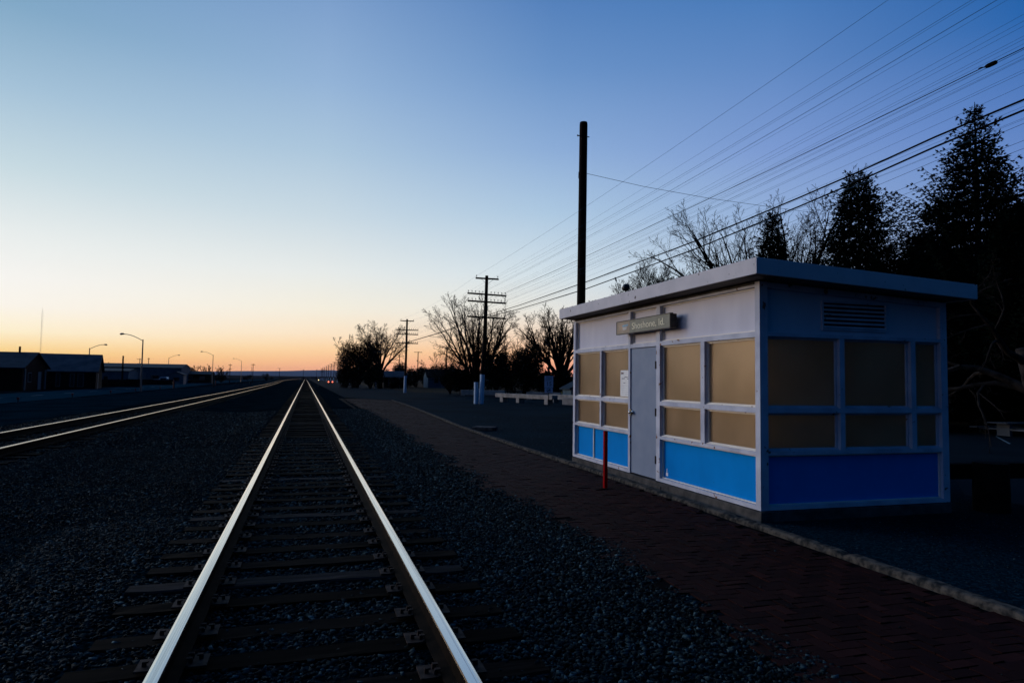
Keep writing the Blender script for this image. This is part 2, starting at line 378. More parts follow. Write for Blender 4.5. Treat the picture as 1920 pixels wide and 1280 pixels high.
sheet('ballast_bed', fr(-17.5, -9, 1.2)+fr(-8.8, 3.3, .22), fr(-3, 24, .22)+[30, 40, 60, 90, 150, 300, 600, 900], ztrack, M['ballast'], .007)
sheet('fine_gravel_strip', fr(-17.4, -9.6, 1.3), [-3, 20, 60, 150, 400, 900], lambda x: ztrack(x)+.012, M['fine'])
b = MB()
b.add([(-17.6, -3, -.17), (-25.5, -3, -.17), (-17.6, 60, -.17), (-25.5, 60, -.17), (-18.6, 110, -.17), (-27, 110, -.17), (-22, 200, -.17), (-32, 200, -.17), (-24.5, 300, -.17), (-36, 300, -.17), (-26, 800, -.17), (-40, 800, -.17)],
      [(1, 0, 2, 3), (3, 2, 4, 5), (5, 4, 6, 7), (7, 6, 8, 9), (9, 8, 10, 11)])
tag(b.build('highway', M['road']), kind='structure')
b = MB()
for k in range(26):
    y = 30+k*9.0; x = -21.6-(max(0, y-60)*.028)
    b.add([(x-.08, y, -.165), (x+.08, y, -.165), (x+.0, y+3, -.165), (x-.16, y+3, -.165)], [(0, 1, 2, 3)])
tag(b.build('road_marking', M['paintline']), kind='structure')
sheet('roadside_verge', [-120, -60, -25.4], [-3, 100, 400, 900], lambda x: -.20, M['earth'])

# kerb polyline
KERB = [(4.84, 1.0), (4.87, 3.6), (4.96, 6.2), (4.99, 9.2), (5.06, 11.4), (5.06, 12.7), (5.04, 13.6), (5.05, 16.2), (5.18, 23.6), (5.55, 30.4), (5.9, 38), (6.2, 45.6), (6.35, 53)]
def kx(y):
    for (a, c), (a2, c2) in zip(KERB, KERB[1:]):
        if c <= y <= c2: return a+(a2-a)*(y-c)/(c2-c)
    return KERB[0][0] if y < 1 else KERB[-1][0]
BE = [(2.75, 2), (2.75, 3.3), (2.78, 4.6), (2.97, 6.7), (2.84, 8.5), (2.75, 10.8), (2.82, 16.3), (2.98, 23.7), (3.1, 33), (3.0, 60)]
def bx_(y):
    for (a, c), (a2, c2) in zip(BE, BE[1:]):
        if c <= y <= c2: return a+(a2-a)*(y-c)/(c2-c)
    return BE[0][0]
# herringbone brick platform, every brick slightly out of level
rng = random.Random(7)
b = MB(); u = .104; x_org = 2.5; y_org = 2.0
for j in range(0, int(56/u)):
    for i in range(0, int(4/u)):
        d = (i-j) % 4
        if d == 0: dx, dy = 2, 1
        elif d == 3: dx, dy = 1, 2
        else: continue
        x0 = x_org+i*u; y0 = y_org+j*u; xc = x0+dx*u/2; yc = y0+dy*u/2
        if yc > 57 or xc < bx_(yc)-.02+.10*math.sin(yc*1.7)+.05*math.sin(yc*6.1)+rng.uniform(-.04, .04) or xc+dx*u/2 > kx(yc)+.02: continue
        g = .004+(rng.random()**3)*.004; z = rng.gauss(0, .0016)-.003+.007*math.sin(yc*.9+xc*1.3)*.5
        if rng.random() < .01: z -= .01
        t1, t2 = rng.gauss(0, .0012), rng.gauss(0, .0012)
        X0, X1, Y0_, Y1_ = x0+g, x0+dx*u-g, y0+g, y0+dy*u-g
        at = min(1, max(0, rng.gauss(.32, .2)))
        if rng.random() < .05: at = min(1, at+.4)
        b.add([(X0, Y0_, -.06), (X1, Y0_, -.06), (X1, Y1_, -.06), (X0, Y1_, -.06), (X0, Y0_, z-t1-t2), (X1, Y0_, z+t1-t2), (X1, Y1_, z+t1+t2), (X0, Y1_, z-t1+t2)],
              [(4, 5, 6, 7), (0, 1, 5, 4), (1, 2, 6, 5), (2, 3, 7, 6), (3, 0, 4, 7)], 0, at)
tag(b.build('brick_platform', M['brick'], attr=True), kind='structure')
b = MB(); ys = fr(1, 58, 1.0)
for y in ys: b.v += [(2.6, y, -.014), (kx(y)+.05, y, -.014)]; b.a += [0., 0.]
for i in range(len(ys)-1): b.f.append((2*i, 2*i+1, 2*i+3, 2*i+2)); b.m.append(0)
tag(b.build('joint_sand', M['sand']), kind='structure')

# kerb: worn concrete, chipped
b = MB(); rng = random.Random(11); ys = fr(1, 53, .09); prof = 6
off1 = off2 = 0
for y in ys:
    off1 = off1*.86+rng.gauss(0, .0028); off2 = off2*.85+rng.gauss(0, .0026)
    ch = -.018 if rng.random() < .03 else 0
    joint = -.02 if int(y/1.8) != int((y-.09)/1.8) else 0
    x = kx(y)+off1; h = .048+off2*.5+joint
    w = .13+off2
    b.v += [(x, y, -.05), (x, y, h*.35+ch), (x+.012-ch*.6, y, h*.85+ch), (x+.035, y, h), (x+w*.75, y, h+.002), (x+w, y, h-.012), (x+w+.01, y, -.05)]; b.a += [0.]*7
for i in range(len(ys)-1):
    for k in range(6):
        a = i*7+k; b.f.append((a, a+1, a+8, a+7)); b.m.append(0)
tag(b.build('kerb', M['kerb']), kind='structure')

# gravel lot on the station side
def lot(name, pts, z, m, wobgrid=None):
    b = MB(); b.add([(x, y, z) for x, y in pts], [tuple(range(len(pts)))]); return tag(b.build(name, m), kind='structure')
b = MB(); ys = fr(-2, 53, 1.0)+[60, 120, 300, 900]
for y in ys:
    x0 = kx(y)+.09 if y < 53.1 else 3.2
    b.v += [(x0, y, .012), (9.4, y, .004), (13.0, y, .0)]; b.a += [0.]*3
for i in range(len(ys)-1):
    for k in range(2):
        a = i*3+k; b.f.append((a, a+1, a+4, a+3)); b.m.append(0)
tag(b.build('gravel_lot', M['lot']), kind='structure')
lot('parking_lot', [(12.9, -20), (400, -20), (400, 900), (12.9, 900)], -.012, M['lot'])
# the park road beyond the guardrail and the lawn
b = MB()
b.add([(9.2, -8, .010), (9.6, 8.0, .010), (13.4, 11.7, .010), (21.9, 18.9, .010), (30.5, 15.3, .010), (30, -8, .010)], [(5, 4, 3, 2, 1, 0)])
tag(b.build('park_road', M['road2']), kind='structure')
lot('lawn', [(22, 18.95), (16, 34), (300, 300), (400, -10), (31, 15.4)][::-1], .014, M['lawn'])
lot('far_lawn', [(13.2, 86), (60, 60), (300, 200), (13.2, 500)], .010, M['lawn'])
b = MB(); b.hexa([(22.0, 17.2, .016), (22.12, 17.25, .016), (19.65, 14.9, .016), (19.5, 14.85, .016), (22.0, 17.2, .018), (22.12, 17.25, .018), (19.65, 14.9, .018), (19.5, 14.85, .018)])
tag(b.build('parking_line', M['paintline']), kind='structure')

# ------------------------------------------------------------------ loose stones (stuff)
def stones(name, regions, seed, m):
    rs = np.random.RandomState(seed)
    V0 = np.array([(x, y, z) for z in (-1, 1) for (x, y) in ((-1, -1), (1, -1), (1, 1), (-1, 1))])*.66
    F0 = np.array([(0, 2, 1), (0, 3, 2), (4, 5, 6), (4, 6, 7), (0, 1, 5), (0, 5, 4), (1, 2, 6), (1, 6, 5), (2, 3, 7), (2, 7, 6), (3, 0, 4), (3, 4, 7)])
    P = []; S = []
    for (x0, x1, y0, y1, n, s0, s1, zf, keep) in regions:
        x = rs.uniform(x0, x1, n); y = y0+(y1-y0)*rs.rand(n)
        s = s0+(s1-s0)*rs.rand(n)**1.6
        k = keep(x, y, rs); x, y, s = x[k], y[k], s[k]
        z = np.array([zf(q) for q in x])+s*.15
        P.append(np.stack([x, y, z], 1)); S.append(s)
    P = np.concatenate(P); S = np.concatenate(S); n = len(P)
    J = V0[None]+rs.uniform(-.34, .34, (n, 8, 3))
    sc = np.stack([rs.uniform(.75, 1.35, n), rs.uniform(.6, 1.05, n), rs.uniform(.4, .75, n)], 1)
    J = J*sc[:, None, :]*S[:, None, None]*.5
    # random tilt then spin
    a = rs.uniform(-1.0, 1.0, n); ca, sa = np.cos(a)[:, None], np.sin(a)[:, None]
    y_, z_ = J[:, :, 1]*ca-J[:, :, 2]*sa, J[:, :, 1]*sa+J[:, :, 2]*ca
    g = rs.uniform(0, 2*PI, n); cg, sg = np.cos(g)[:, None], np.sin(g)[:, None]
    xx, yy = J[:, :, 0]*cg-y_*sg, J[:, :, 0]*sg+y_*cg
    V = np.stack([xx, yy, z_], 2)+P[:, None, :]
    Fc = (F0[None]+(np.arange(n)*8)[:, None, None]).reshape(-1)
    me = bpy.data.meshes.new(name); me.vertices.add(n*8); me.vertices.foreach_set('co', V.reshape(-1).astype(np.float32))
    me.loops.add(n*36); me.loops.foreach_set('vertex_index', Fc.astype(np.int32))
    me.polygons.add(n*12); me.polygons.foreach_set('loop_start', np.arange(0, n*36, 3, dtype=np.int32))
    me.update(calc_edges=True)
    at = me.attributes.new('rnd', 'FLOAT', 'POINT')
    r = rs.rand(n)**8.0; at.data.foreach_set('value', np.repeat(r, 8).astype(np.float32))
    me.materials.append(m); o = bpy.data.objects.new(name, me); col.objects.link(o)
    return tag(o, kind='stuff')
XT = .082
rngt = random.Random(21)
TIES = []; y = 1.2
while y < 900:
    TIES.append((y, rngt.uniform(-.035, .035), rngt.gauss(0, .012), rngt.uniform(-.024, .003))); y += rngt.uniform(.47, .60)
TY = np.array([t[0] for t in TIES])
def vis(x, y): return (x > -.40*y-.7)
def keep_crib(x, y, rs):
    d = np.abs(y[:, None]-TY[None, :80]).min(1)
    on = d < .115
    rail = (np.abs(np.abs(x-XT)-.7535) < .085)
    return vis(x, y) & (~on | (rs.rand(len(x)) < .10)) & ~rail
def keep_all(x, y, rs): return vis(x, y)
def keep_edge(x, y, rs):
    e = np.array([bx_(q) for q in y])
    w = .16*np.sin(y*2.3)+.09*np.sin(y*7.1)+.05*np.sin(y*17.)
    return x < e+.07+w+np.abs(rs.normal(0, .11, len(x)))
def keep_scatter(x, y, rs):
    e = np.array([bx_(q) for q in y]); k = np.array([kx(q) for q in y])
    return (x > e) & (x < k) & (rs.rand(len(x)) < np.exp(-(x-e)*2.2)+.03)
def keep_lot(x, y, rs):
    k = np.array([kx(q) for q in y])
    return (x > k+.16) & ~((x > 5.1) & (x < 8.15) & (y > 6.9) & (y < 13)) & (rs.rand(len(x)) < .7)
zl = lambda x: ztrack(x)
tag(stones('ballast_stones', [
    (-1.3, 1.45, 2.2, 9, 24000, .012, .046, zl, keep_crib),
    (-1.3, 1.45, 9, 20, 11000, .03, .065, zl, keep_crib),
    (1.40, 3.25, 2.4, 9, 23000, .012, .046, zl, keep_edge),
    (1.40, 3.35, 9, 19, 10500, .028, .062, zl, keep_edge),
    (1.40, 3.3, 19, 38, 7500, .04, .075, zl, keep_edge),
    (-2.5, -1.3, 2.4, 9, 15000, .010, .042, zl, keep_all),
    (-4.2, -2.3, 2.4, 9, 20000, .007, .026, zl, keep_all),
    (-5.2, -1.3, 9, 18, 22000, .014, .042, zl, keep_all),
    (-5.2, -1.3, 18, 36, 9000, .035, .07, zl, keep_all),
    (-9.5, -5.2, 13, 36, 7000, .04, .075, zl, keep_all),
    ], 5, M['stone']), 'crushed grey ballast stones around the rails', 'gravel')
tag(stones('loose_pebbles', [
    (2.6, 5.2, 2.4, 20, 900, .008, .026, lambda x: .002, keep_scatter),
    (5.0, 9.4, 2.5, 13, 9000, .006, .020, lambda x: .010, keep_lot),
    (5.0, 9.4, 13, 30, 4000, .012, .03, lambda x: .010, keep_lot),
    ], 6, M['stone']), 'small loose pebbles on the bricks and the gravel yard', 'gravel')
# dry weeds at the foot of the kerb and in the ballast
rng = random.Random(31); b = MB()
for k in range(420):
    if k < 230:
        y = rng.uniform(3, 30); x = bx_(y)+rng.gauss(0, .12)
        if k % 3 == 0: x = kx(y)+rng.choice((-.01, .15))
    else: y = rng.uniform(3, 14); x = rng.uniform(-3.4, -1.2)
    for q in range(rng.randint(2, 5)):
        a = rng.uniform(0, 2*PI); l = rng.uniform(.02, .08); h = rng.uniform(.01, .06); w = .0015
        b.add([(x-w, y, 0), (x+w, y, 0), (x+math.cos(a)*l, y+math.sin(a)*l, h)], [(0, 1, 2)])
tag(b.build('dry_weeds', M['palebark']), 'sparse dry weed stalks along the ballast edge and kerb', 'weeds', kind='stuff')

# ------------------------------------------------------------------ railway tracks
def rail_mesh(cx, path, zt=.17):
    """steel rail: foot, web, head; the running surface is polished"""
    prof = [(-.072, zt-.165), (-.072, zt-.155), (-.012, zt-.138), (-.009, zt-.045), (-.035, zt-.036), (-.0372, zt-.012), (-.0335, zt-.003), (-.020, zt), (.020, zt), (.0335, zt-.003), (.0372, zt-.012), (.035, zt-.036), (.009, zt-.045), (.012, zt-.138), (.072, zt-.155), (.072, zt-.165)]
    b = MB(); n = len(prof)
    for (px, py) in path:
        for (x, z) in prof: b.v.append((px+cx+x, py, z)); b.a.append(0.)
    for j in range(len(path)-1):
        for i in range(n):
            a = j*n+i; c = j*n+(i+1) % n
            b.f.append((a, c, c+n, a+n)); b.m.append(1 if i in (5, 6, 7, 8, 9) else 0)
    return b
def sleeper_variant(seed, L=2.62):
    rs = random.Random(seed); b = MB(); nseg = 14; w = .112
    for i in range(nseg+1):
        x = -L/2+L*i/nseg
        e = 1 if 0 < i < nseg else .9
        ww = w*e+rs.uniform(-.004, .004); dz = rs.uniform(-.004, .003)
        b.v += [(x, -ww, -.14), (x, -ww, -.012+dz), (x, -ww+.014, dz), (x, -.03+rs.uniform(-.02, .02), dz-rs.choice((0, 0, .006))), (x, ww-.014, dz+rs.uniform(-.002, .002)), (x, ww, -.012+dz), (x, ww, -.14)]
        b.a += [0.]*7
    for i in range(nseg):
        for k in range(6):
            a = i*7+k; b.f.append((a, a+1, a+8, a+7)); b.m.append(0)
    b.f.append(tuple(range(7))); b.m.append(0); b.f.append(tuple(nseg*7+k for k in range(7))[::-1]); b.m.append(0)
    return b
def plate_mb():
    b = MB(); b.box(-.185, .185, -.088, .088, -.002, .0085)
    b.box(-.09, -.075, -.088, .088, .0085, .016); b.box(.075, .09, -.088, .088, .0085, .016)
    for sx in (-1, 1):
        for (dx, dy) in ((.094, -.03), (.094, .045), (.145, .02)):
            x = sx*dx; y = dy*sx
            b.box(x-.011, x+.011, y-.010, y+.010, .006, .030); b.box(x-.016-(.006*sx), x+.016-(.006*sx), y-.013, y+.013, .028, .037)
    return b
def track(label, xc, ties, detail, path_f, plates):
    t = thing('railway_track', label, 'railway track', (xc, 0, 0))
    ys = [-2, 5, 20, 50]+[70+15*k for k in range(60)]
    path = [(xc+path_f(y), y) for y in ys]
    for s_, lb in ((-1, None), (1, None)):
        o = rail_mesh(s_*.7535, path).build('rail', [M['rail_side'], M['rail_top' if detail else 'rail_top2']], t)
    protos = [sleeper_variant(s).build('sleeper', M['sleeper'], t, local=True) for s in (1, 2, 3)]
    pp = None
    pl = plate_mb()
    n = 0; far = MB(); farp = MB()
    for k, (y, dx, rz, dz) in enumerate(ties):
        if n < 100 and (y > 1.2 if detail else y > 13.5):
            if n < 3: o = protos[n]
            else: o = protos[k % 3].copy(); o.data = protos[k % 3].data; col.objects.link(o); o.parent = t
            o.location = (path_f(y)+dx, y, dz); o.rotation_euler.z = rz
            if k in (9, 14, 20, 33, 47, 60) and detail:
                o.data = o.data.copy(); o.data.materials[0] = M['sleeper_pale']; o['label'] = 'pale grey weathered sleeper'
            if n < plates:
                for s_ in (-1, 1):
                    if pp is None:
                        pp = pl.build('tie_plate', M['plate'], o, local=True); q = pp
                    else:
                        q = pp.copy(); col.objects.link(q); q.parent = o
                    q.location = (s_*.7535-dx, 0, .004-dz); q.rotation_euler.z = -rz
            elif detail:
                for s_ in (-1, 1):
                    farp.box(xc+s_*.7535-.165, xc+s_*.7535+.165, y-.09, y+.09, 0, .012)
            n += 1
        elif y > 13.5 and y < 500:
            x = xc+path_f(y)
            far.box(x-1.31, x+1.31, y-.11, y+.11, -.14, dz)
            if detail and y < 200:
                for s_ in (-1, 1): farp.box(x+s_*.7535-.165, x+s_*.7535+.165, y-.09, y+.09, 0, .012)
    tag(far.build('distant_sleepers', M['sleeper'], t), kind='stuff')
    if detail: tag(farp.build('distant_tie_plates', M['plate'], t), kind='stuff')
    return t
track('near straight railway track running away under the camera', XT, TIES, True, lambda y: 0., 50)
def curve2(y):
    if y < 55: return 0.
    if y < 330: return -(y-55)**2*.000045-.004*(y-55)
    return -(275**2*.000045+.004*275)+(y-330)**2*.000018
t2 = [(y+.2, dx, rz, dz) for (y, dx, rz, dz) in TIES]
track('second railway track to the left, curving off near the horizon', -6.50, t2, False, curve2, 0)

# ------------------------------------------------------------------ station building
X0, X1, Y0, Y1 = 5.20, 8.10, 6.965, 12.92
st = thing('station_building', 'small white and blue station hut with flat roof and frosted windows', 'building', (6.65, 9.94, 0))
def FW(b, y0, y1, d0, d1, z0, z1, mi=0): b.box(X0+d0, X0+d1, y0, y1, z0, z1, mi)      # on the front wall, d = depth inwards
def SW(b, x0, x1, d0, d1, z0, z1, mi=0): b.box(x0, x1, Y0+d0, Y0+d1, z0, z1, mi)      # on the side wall
ZS, ZT = .138, 2.87
def ztop(x): return 2.895-(x-4.9)*.0455
b = MB(); b.box(X0-.02, X1-.01, Y0-.03, Y1-.02, -.1, .128)
b.box(X0-.035, X0-.018, 9.3, 10.6, -.1, .075)
b.build('foundation', M['conc'], st, bevel=.006)
# inner core behind the panels (walls nobody sees through), back and far walls
# back wall and far wall; the hut is hollow and daylight passes through its frosted panes
b = MB()
def wallx(xa, xb, ya, yb): b.hexa([(xa, ya, .13), (xb, ya, .13), (xb, yb, .13), (xa, yb, .13), (xa, ya, ztop(xa)-.02), (xb, ya, ztop(xb)-.02), (xb, yb, ztop(xb)-.02), (xa, yb, ztop(xa)-.02)])
wallx(X1-.06, X1-.01, Y0+.112, Y1-.02); wallx(X0+.112, X1-.061, Y1-.07, Y1-.02)
b.build('wall', M['inside'], st)
b = MB(); b.box(X0+.10, X1-.061, Y0+.10, Y1-.071, .129, .150); b.build('floor', M['conc'], st)
b = MB(); b.box(X0+.25, X0+.65, Y0+.4, 9.2, .15, .62); b.box(X0+.25, X0+.65, 10.6, Y1-.3, .15, .60); b.box(X0+.8, X1-.3, Y0+.20, Y0+.6, .15, .60); b.build('inner_bench', M['inside'], st)
b = MB()

# frame members: front
b = MB(); zt = ztop(X0)-.005
FW(b, Y0, 7.058, 0, .111, ZS, zt)                    # corner post, shared with the side
b.box(X0+.111, X0+.113, Y0, Y0+.111, ZS, ztop(5.3)-.005)
FW(b, 12.82, Y1, 0, .111, ZS, zt)
FW(b, 9.385, 9.50, .001, .110, ZS, zt); FW(b, 10.385, 10.455, .001, .110, ZS, zt)   # door jambs
for (a, c) in ((7.058, 9.385), (10.455, 12.82)):
    FW(b, a, c, .002, .109, ZS, .19); FW(b, a, c, .002, .109, .778, .822); FW(b, a, c, .002, .109, 1.289, 1.353); FW(b, a, c, .002, .109, 2.205, 2.272)
    FW(b, a, c, .003, .108, zt-.06, zt)
FW(b, 9.50, 10.385, .002, .109, 2.205, 2.272); FW(b, 9.50, 10.385, .003, .108, zt-.06, zt)
for (a, c) in ((8.165, 8.262), (11.56, 11.625)):
    FW(b, a, c, .0045, .107, .822, 1.289); FW(b, a, c, .0045, .107, 1.353, 2.205)
# side
zt2 = ztop(X1)-.005
SW(b, 7.99, X1, 0, .111, ZS, zt2)
for (z0, z1) in ((ZS, .186), (.786, .836), (1.292, 1.352), (2.215, 2.262)): SW(b, X0+.107, 7.99, .002, .109, z0, z1)
b.hexa([(X0+.107, Y0+.003, ztop(5.3)-.075), (7.99, Y0+.003, ztop(7.99)-.075), (7.99, Y0+.107, ztop(7.99)-.075), (X0+.107, Y0+.107, ztop(5.3)-.075),
        (X0+.107, Y0+.003, ztop(5.3)-.005), (7.99, Y0+.003, ztop(7.99)-.005), (7.99, Y0+.107, ztop(7.99)-.005), (X0+.107, Y0+.107, ztop(5.3)-.005)])
for (a, c) in ((6.370, 6.445), (7.495, 7.575)):
    SW(b, a, c, .0045, .107, .836, 1.292); SW(b, a, c, .0045, .107, 1.352, 2.215)
b.build('wall_frame', M['frame'], st, bevel=.003)
# panels
def front_panel(name, y0, y1, z0, z1, m, lips=True, dep=.072):
    b = MB(); FW(b, y0, y1, dep, .1115, z0, z1)
    o = b.build(name, m, st)
    if lips:
        q = MB(); w = .016
        FW(q, y0+.002, y1-.002, .040, dep+.002, z0+.001, z0+w); FW(q, y0+.002, y1-.002, .048, dep+.002, z1-w, z1-.001)
        FW(q, y0+.002, y0+w, .048, dep+.002, z0+w, z1-w); FW(q, y1-w, y1-.002, .048, dep+.002, z0+w, z1-w)
        q.build('panel_bead', M['sash'], o, bevel=.002)
    return o
for (a, c) in ((7.060, 9.383), (9.502, 10.383), (10.457, 12.818)): front_panel('upper_panel', a, c, 2.274, zt-.062, M['panel'])
front_panel('blue_panel', 7.060, 9.383, .192, .776, M['blue'])
front_panel('blue_panel', 10.457, 11.995, .192, .776, M['blue']); front_panel('blue_panel', 11.999, 12.818, .192, .776, M['blue'])
b = MB(); SW(b, X0+.109, 7.988, .062, .1115, .188, .784); o = b.build('blue_panel', M['blue'], st)
q = MB(); SW(q, X0+.111, 7.986, .040, .064, .189, .204); SW(q, X0+.111, 7.986, .040, .064, .768, .783); SW(q, X0+.111, X0+.126, .040, .064, .204, .768); SW(q, 7.971, 7.986, .040, .064, .204, .768)
q.build('panel_bead', M['sash'], o, bevel=.002)
b = MB(); za, zb = ztop(5.3)-.077, ztop(7.99)-.077
def slope(x0, x1, z0, dd0, dd1):
    return [(x0, Y0+dd0, z0), (x1, Y0+dd0, z0), (x1, Y0+dd1, z0), (x0, Y0+dd1, z0), (x0, Y0+dd0, ztop(x0)-.077), (x1, Y0+dd0, ztop(x1)-.077), (x1, Y0+dd1, ztop(x1)-.077), (x0, Y0+dd1, ztop(x0)-.077)]
b.hexa(slope(X0+.109, 7.988, 2.264, .050, .1115))
b.build('upper_panel', M['panel'], st)
# louvred vent: frame and slats
b = MB(); vx0, vx1, vz0, vz1 = 6.135, 7.145, 2.320, 2.690
for (a, c, e, f) in ((vx0, vx1, vz0, vz0+.025), (vx0, vx1, vz1-.025, vz1), (vx0, vx0+.025, vz0+.025, vz1-.025), (vx1-.025, vx1, vz0+.025, vz1-.025)): SW(b, a, c, .026, .052, e, f)
v_ = b.build('louvre_vent', M['frame'], st, bevel=.002)
b = MB(); SW(b, vx0+.024, vx1-.024, .047, .0495, vz0+.024, vz1-.024); b.build('vent_back', M['dark'], v_)
b = MB(); ns = 6; hh = (vz1-vz0-.05)/ns
for k in range(ns):
    z = vz0+.025+k*hh
    b.hexa([(vx0+.025, Y0+.016, z+.004), (vx1-.025, Y0+.016, z+.004), (vx1-.025, Y0+.020, z+.001), (vx0+.025, Y0+.020, z+.001),
            (vx0+.025, Y0+.042, z+hh*.58), (vx1-.025, Y0+.042, z+hh*.58), (vx1-.025, Y0+.046, z+hh*.55), (vx0+.025, Y0+.046, z+hh*.55)])
b.build('vent_slats', M['frame'], v_)
# windows: sash frame with deep sill, frosted pane
def window(wf, a0, a1, z0, z1, label=None):
    f = MB(); w = .028
    wf(f, a0+.002, a1-.002, .054, .096, z0+.002, z0+w); wf(f, a0+.002, a1-.002, .054, .096, z1-w, z1-.002)
    wf(f, a0+.002, a0+w*.8, .054, .096, z0+w, z1-w); wf(f, a1-w*.8, a1-.002, .054, .096, z0+w, z1-w)
    wf(f, a0+.001, a1-.001, .028, .054, z0+.001, z0+.014)      # sill
    wf(f, a0+.001, a1-.001, .042, .054, z1-.014, z1-.001)
    o = f.build('window', M['sash'] if wf is FW else M['frame'], st, bevel=.002)
    p = MB(); wf(p, a0+w*.8-.002, a1-w*.8+.002, .080, .1112, z0+w-.002, z1-w+.002)
    p.build('pane', M['pane'], o)
    return o
for (a, c) in ((7.058, 8.165), (8.262, 9.385), (10.455, 11.56), (11.625, 12.82)):
    window(FW, a, c, .822, 1.289); window(FW, a, c, 1.353, 2.205)
for (a, c) in ((X0+.107, 6.370), (6.445, 7.495), (7.575, 7.99)):
    window(SW, a, c, .836, 1.292); window(SW, a, c, 1.352, 2.215)
# door
b = MB(); FW(b, 9.506, 10.379, .022, .066, .150, 2.196); dr = b.build('door', M['door'], st, bevel=.003)
b = MB()
for z in (1.91, 1.18, .45): b.box(X0-.006, X0+.014, 9.488, 9.522, z-.055, z+.055)
for z in (1.91, 1.18, .45):
    b = MB(); b.box(X0-.006, X0+.014, 9.490, 9.522, z-.058, z+.058); b.tube([(X0-.008, 9.506, z-.06), (X0-.008, 9.506, z+.06)], .008, 8)
    b.build('hinge', M['black'], dr)
b = MB(); b.tube([(X0+.022, 10.31, 1.14), (X0-.004, 10.31, 1.14)], .032, 16); b.tube([(X0-.004, 10.31, 1.14), (X0-.03, 10.31, 1.14), (X0-.035, 10.31, 1.14), (X0-.05, 10.31, 1.14), (X0-.062, 10.31, 1.14)], [.012, .013, .026, .029, .018], 16)
b.build('door_knob', M['chrome'], dr, smooth=True)
b = MB(); b.box(X0-.004, X0+.022, 10.352, 10.40, 1.09, 1.19); b.build('lock_plate', M['chrome'], dr)
# roof: sloping slab with deep fascia, soffit
rx0, rx1, ry0, ry1 = 4.90, 8.22, 6.614, 12.96
zt_f = lambda x: 3.089-(x-rx0)*.0425
b = MB(); b.hexa([(rx0+.02, ry0+.02, zt_f(rx0)-.186), (rx1-.02, ry0+.02, zt_f(rx1)-.186), (rx1-.02, ry1-.02, zt_f(rx1)-.186), (rx0+.02, ry1-.02, zt_f(rx0)-.186),
                  (rx0+.02, ry0+.02, zt_f(rx0)-.02), (rx1-.02, ry0+.02, zt_f(rx1)-.02), (rx1-.02, ry1-.02, zt_f(rx1)-.02), (rx0+.02, ry1-.02, zt_f(rx0)-.02)])
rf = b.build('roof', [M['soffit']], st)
b = MB(); th = .024
def fas(xa, xb, ya, yb):
    b.hexa([(xa, ya, zt_f(xa)-.19), (xb, ya, zt_f(xb)-.19), (xb, yb, zt_f(xb)-.19), (xa, yb, zt_f(xa)-.19), (xa, ya, zt_f(xa)), (xb, ya, zt_f(xb)), (xb, yb, zt_f(xb)), (xa, yb, zt_f(xa))])
fas(rx0, rx0+th, ry0+th, ry1-th); fas(rx1-th, rx1, ry0+th, ry1-th); fas(rx0, rx1, ry0, ry0+th); fas(rx0, rx1, ry1-th, ry1)
b.build('fascia', M['fascia'], rf, bevel=.003)
b = MB(); b.hexa([(rx0+.03, ry0+.03, zt_f(rx0)-.02), (rx1-.03, ry0+.03, zt_f(rx1)-.02), (rx1-.03, ry1-.03, zt_f(rx1)-.02), (rx0+.03, ry1-.03, zt_f(rx0)-.02),
                  (rx0+.03, ry0+.03, zt_f(rx0)-.006), (rx1-.03, ry0+.03, zt_f(rx1)-.006), (rx1-.03, ry1-.03, zt_f(rx1)-.006), (rx0+.03, ry1-.03, zt_f(rx0)-.006)])
b.build('roofing', M['roofing'], rf)
# trim board under the eaves
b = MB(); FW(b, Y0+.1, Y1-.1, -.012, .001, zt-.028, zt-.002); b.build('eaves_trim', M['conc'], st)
# peeling caulk clumps along the fascia edge
# station sign (hangs proud of the wall)
sx = 5.085
sg = thing('station_sign', 'long faded station name sign reading Shoshone, Id. above the door', 'sign', (sx, 9.77, 2.45))
b = MB(); sy0, sy1, sz0, sz1 = 8.865, 10.675, 2.440, 2.665
b.box(sx+.006, X0-.002, sy0+.012, sy1-.012, sz0+.012, sz1-.012); b.build('sign_box', M['black'], sg)
b = MB()
for (a, c, e, f) in ((sy0, sy1, sz0, sz0+.014), (sy0, sy1, sz1-.014, sz1), (sy0, sy0+.016, sz0+.014, sz1-.014), (sy1-.016, sy1, sz0+.014, sz1-.014)): b.box(sx-.006, sx+.05, a, c, e, f)
b.build('sign_frame', M['black'], sg, bevel=.002)
b = MB(); b.box(sx+.001, sx+.0059, sy0+.016, 10.178, sz0+.014, sz1-.014); o = b.build('sign_face', M['signface'], sg)
V, Fc = text_mesh('Shoshone, Id.', .150)
b = MB(); wmax = max(v[0] for v in V); k = 1.06/wmax
b.add([(sx-.0005-v[2], 10.10-v[0]*k, sz0+.062+v[1]) for v in V], Fc); b.build('lettering', M['signtext'], o)
b = MB(); b.box(sx+.001, sx+.0059, 10.184, sy1-.016, sz0+.014, sz1-.014); o = b.build('logo_face', M['signface2'], sg)
def poly(b, pts, x, mi=0):    # pts as (y, z) on a plane facing -X
    n = len(pts); b.add([(x, y, z) for y, z in pts]+[(x+.0015, y, z) for y, z in pts], [tuple(range(n))]+[tuple(n+i for i in range(n))[::-1]]+[(i, (i+1) % n, n+(i+1) % n, n+i) for i in range(n)], mi)
b = MB(); cz = sz0+.115
poly(b, [(10.62, cz+.05), (10.46, cz+.06), (10.30, cz+.012), (10.26, cz), (10.40, cz-.01), (10.52, cz-.05), (10.60, cz-.06), (10.54, cz)], sx-.0006)
b.build('faded_logo', M['logo_warm'], o)
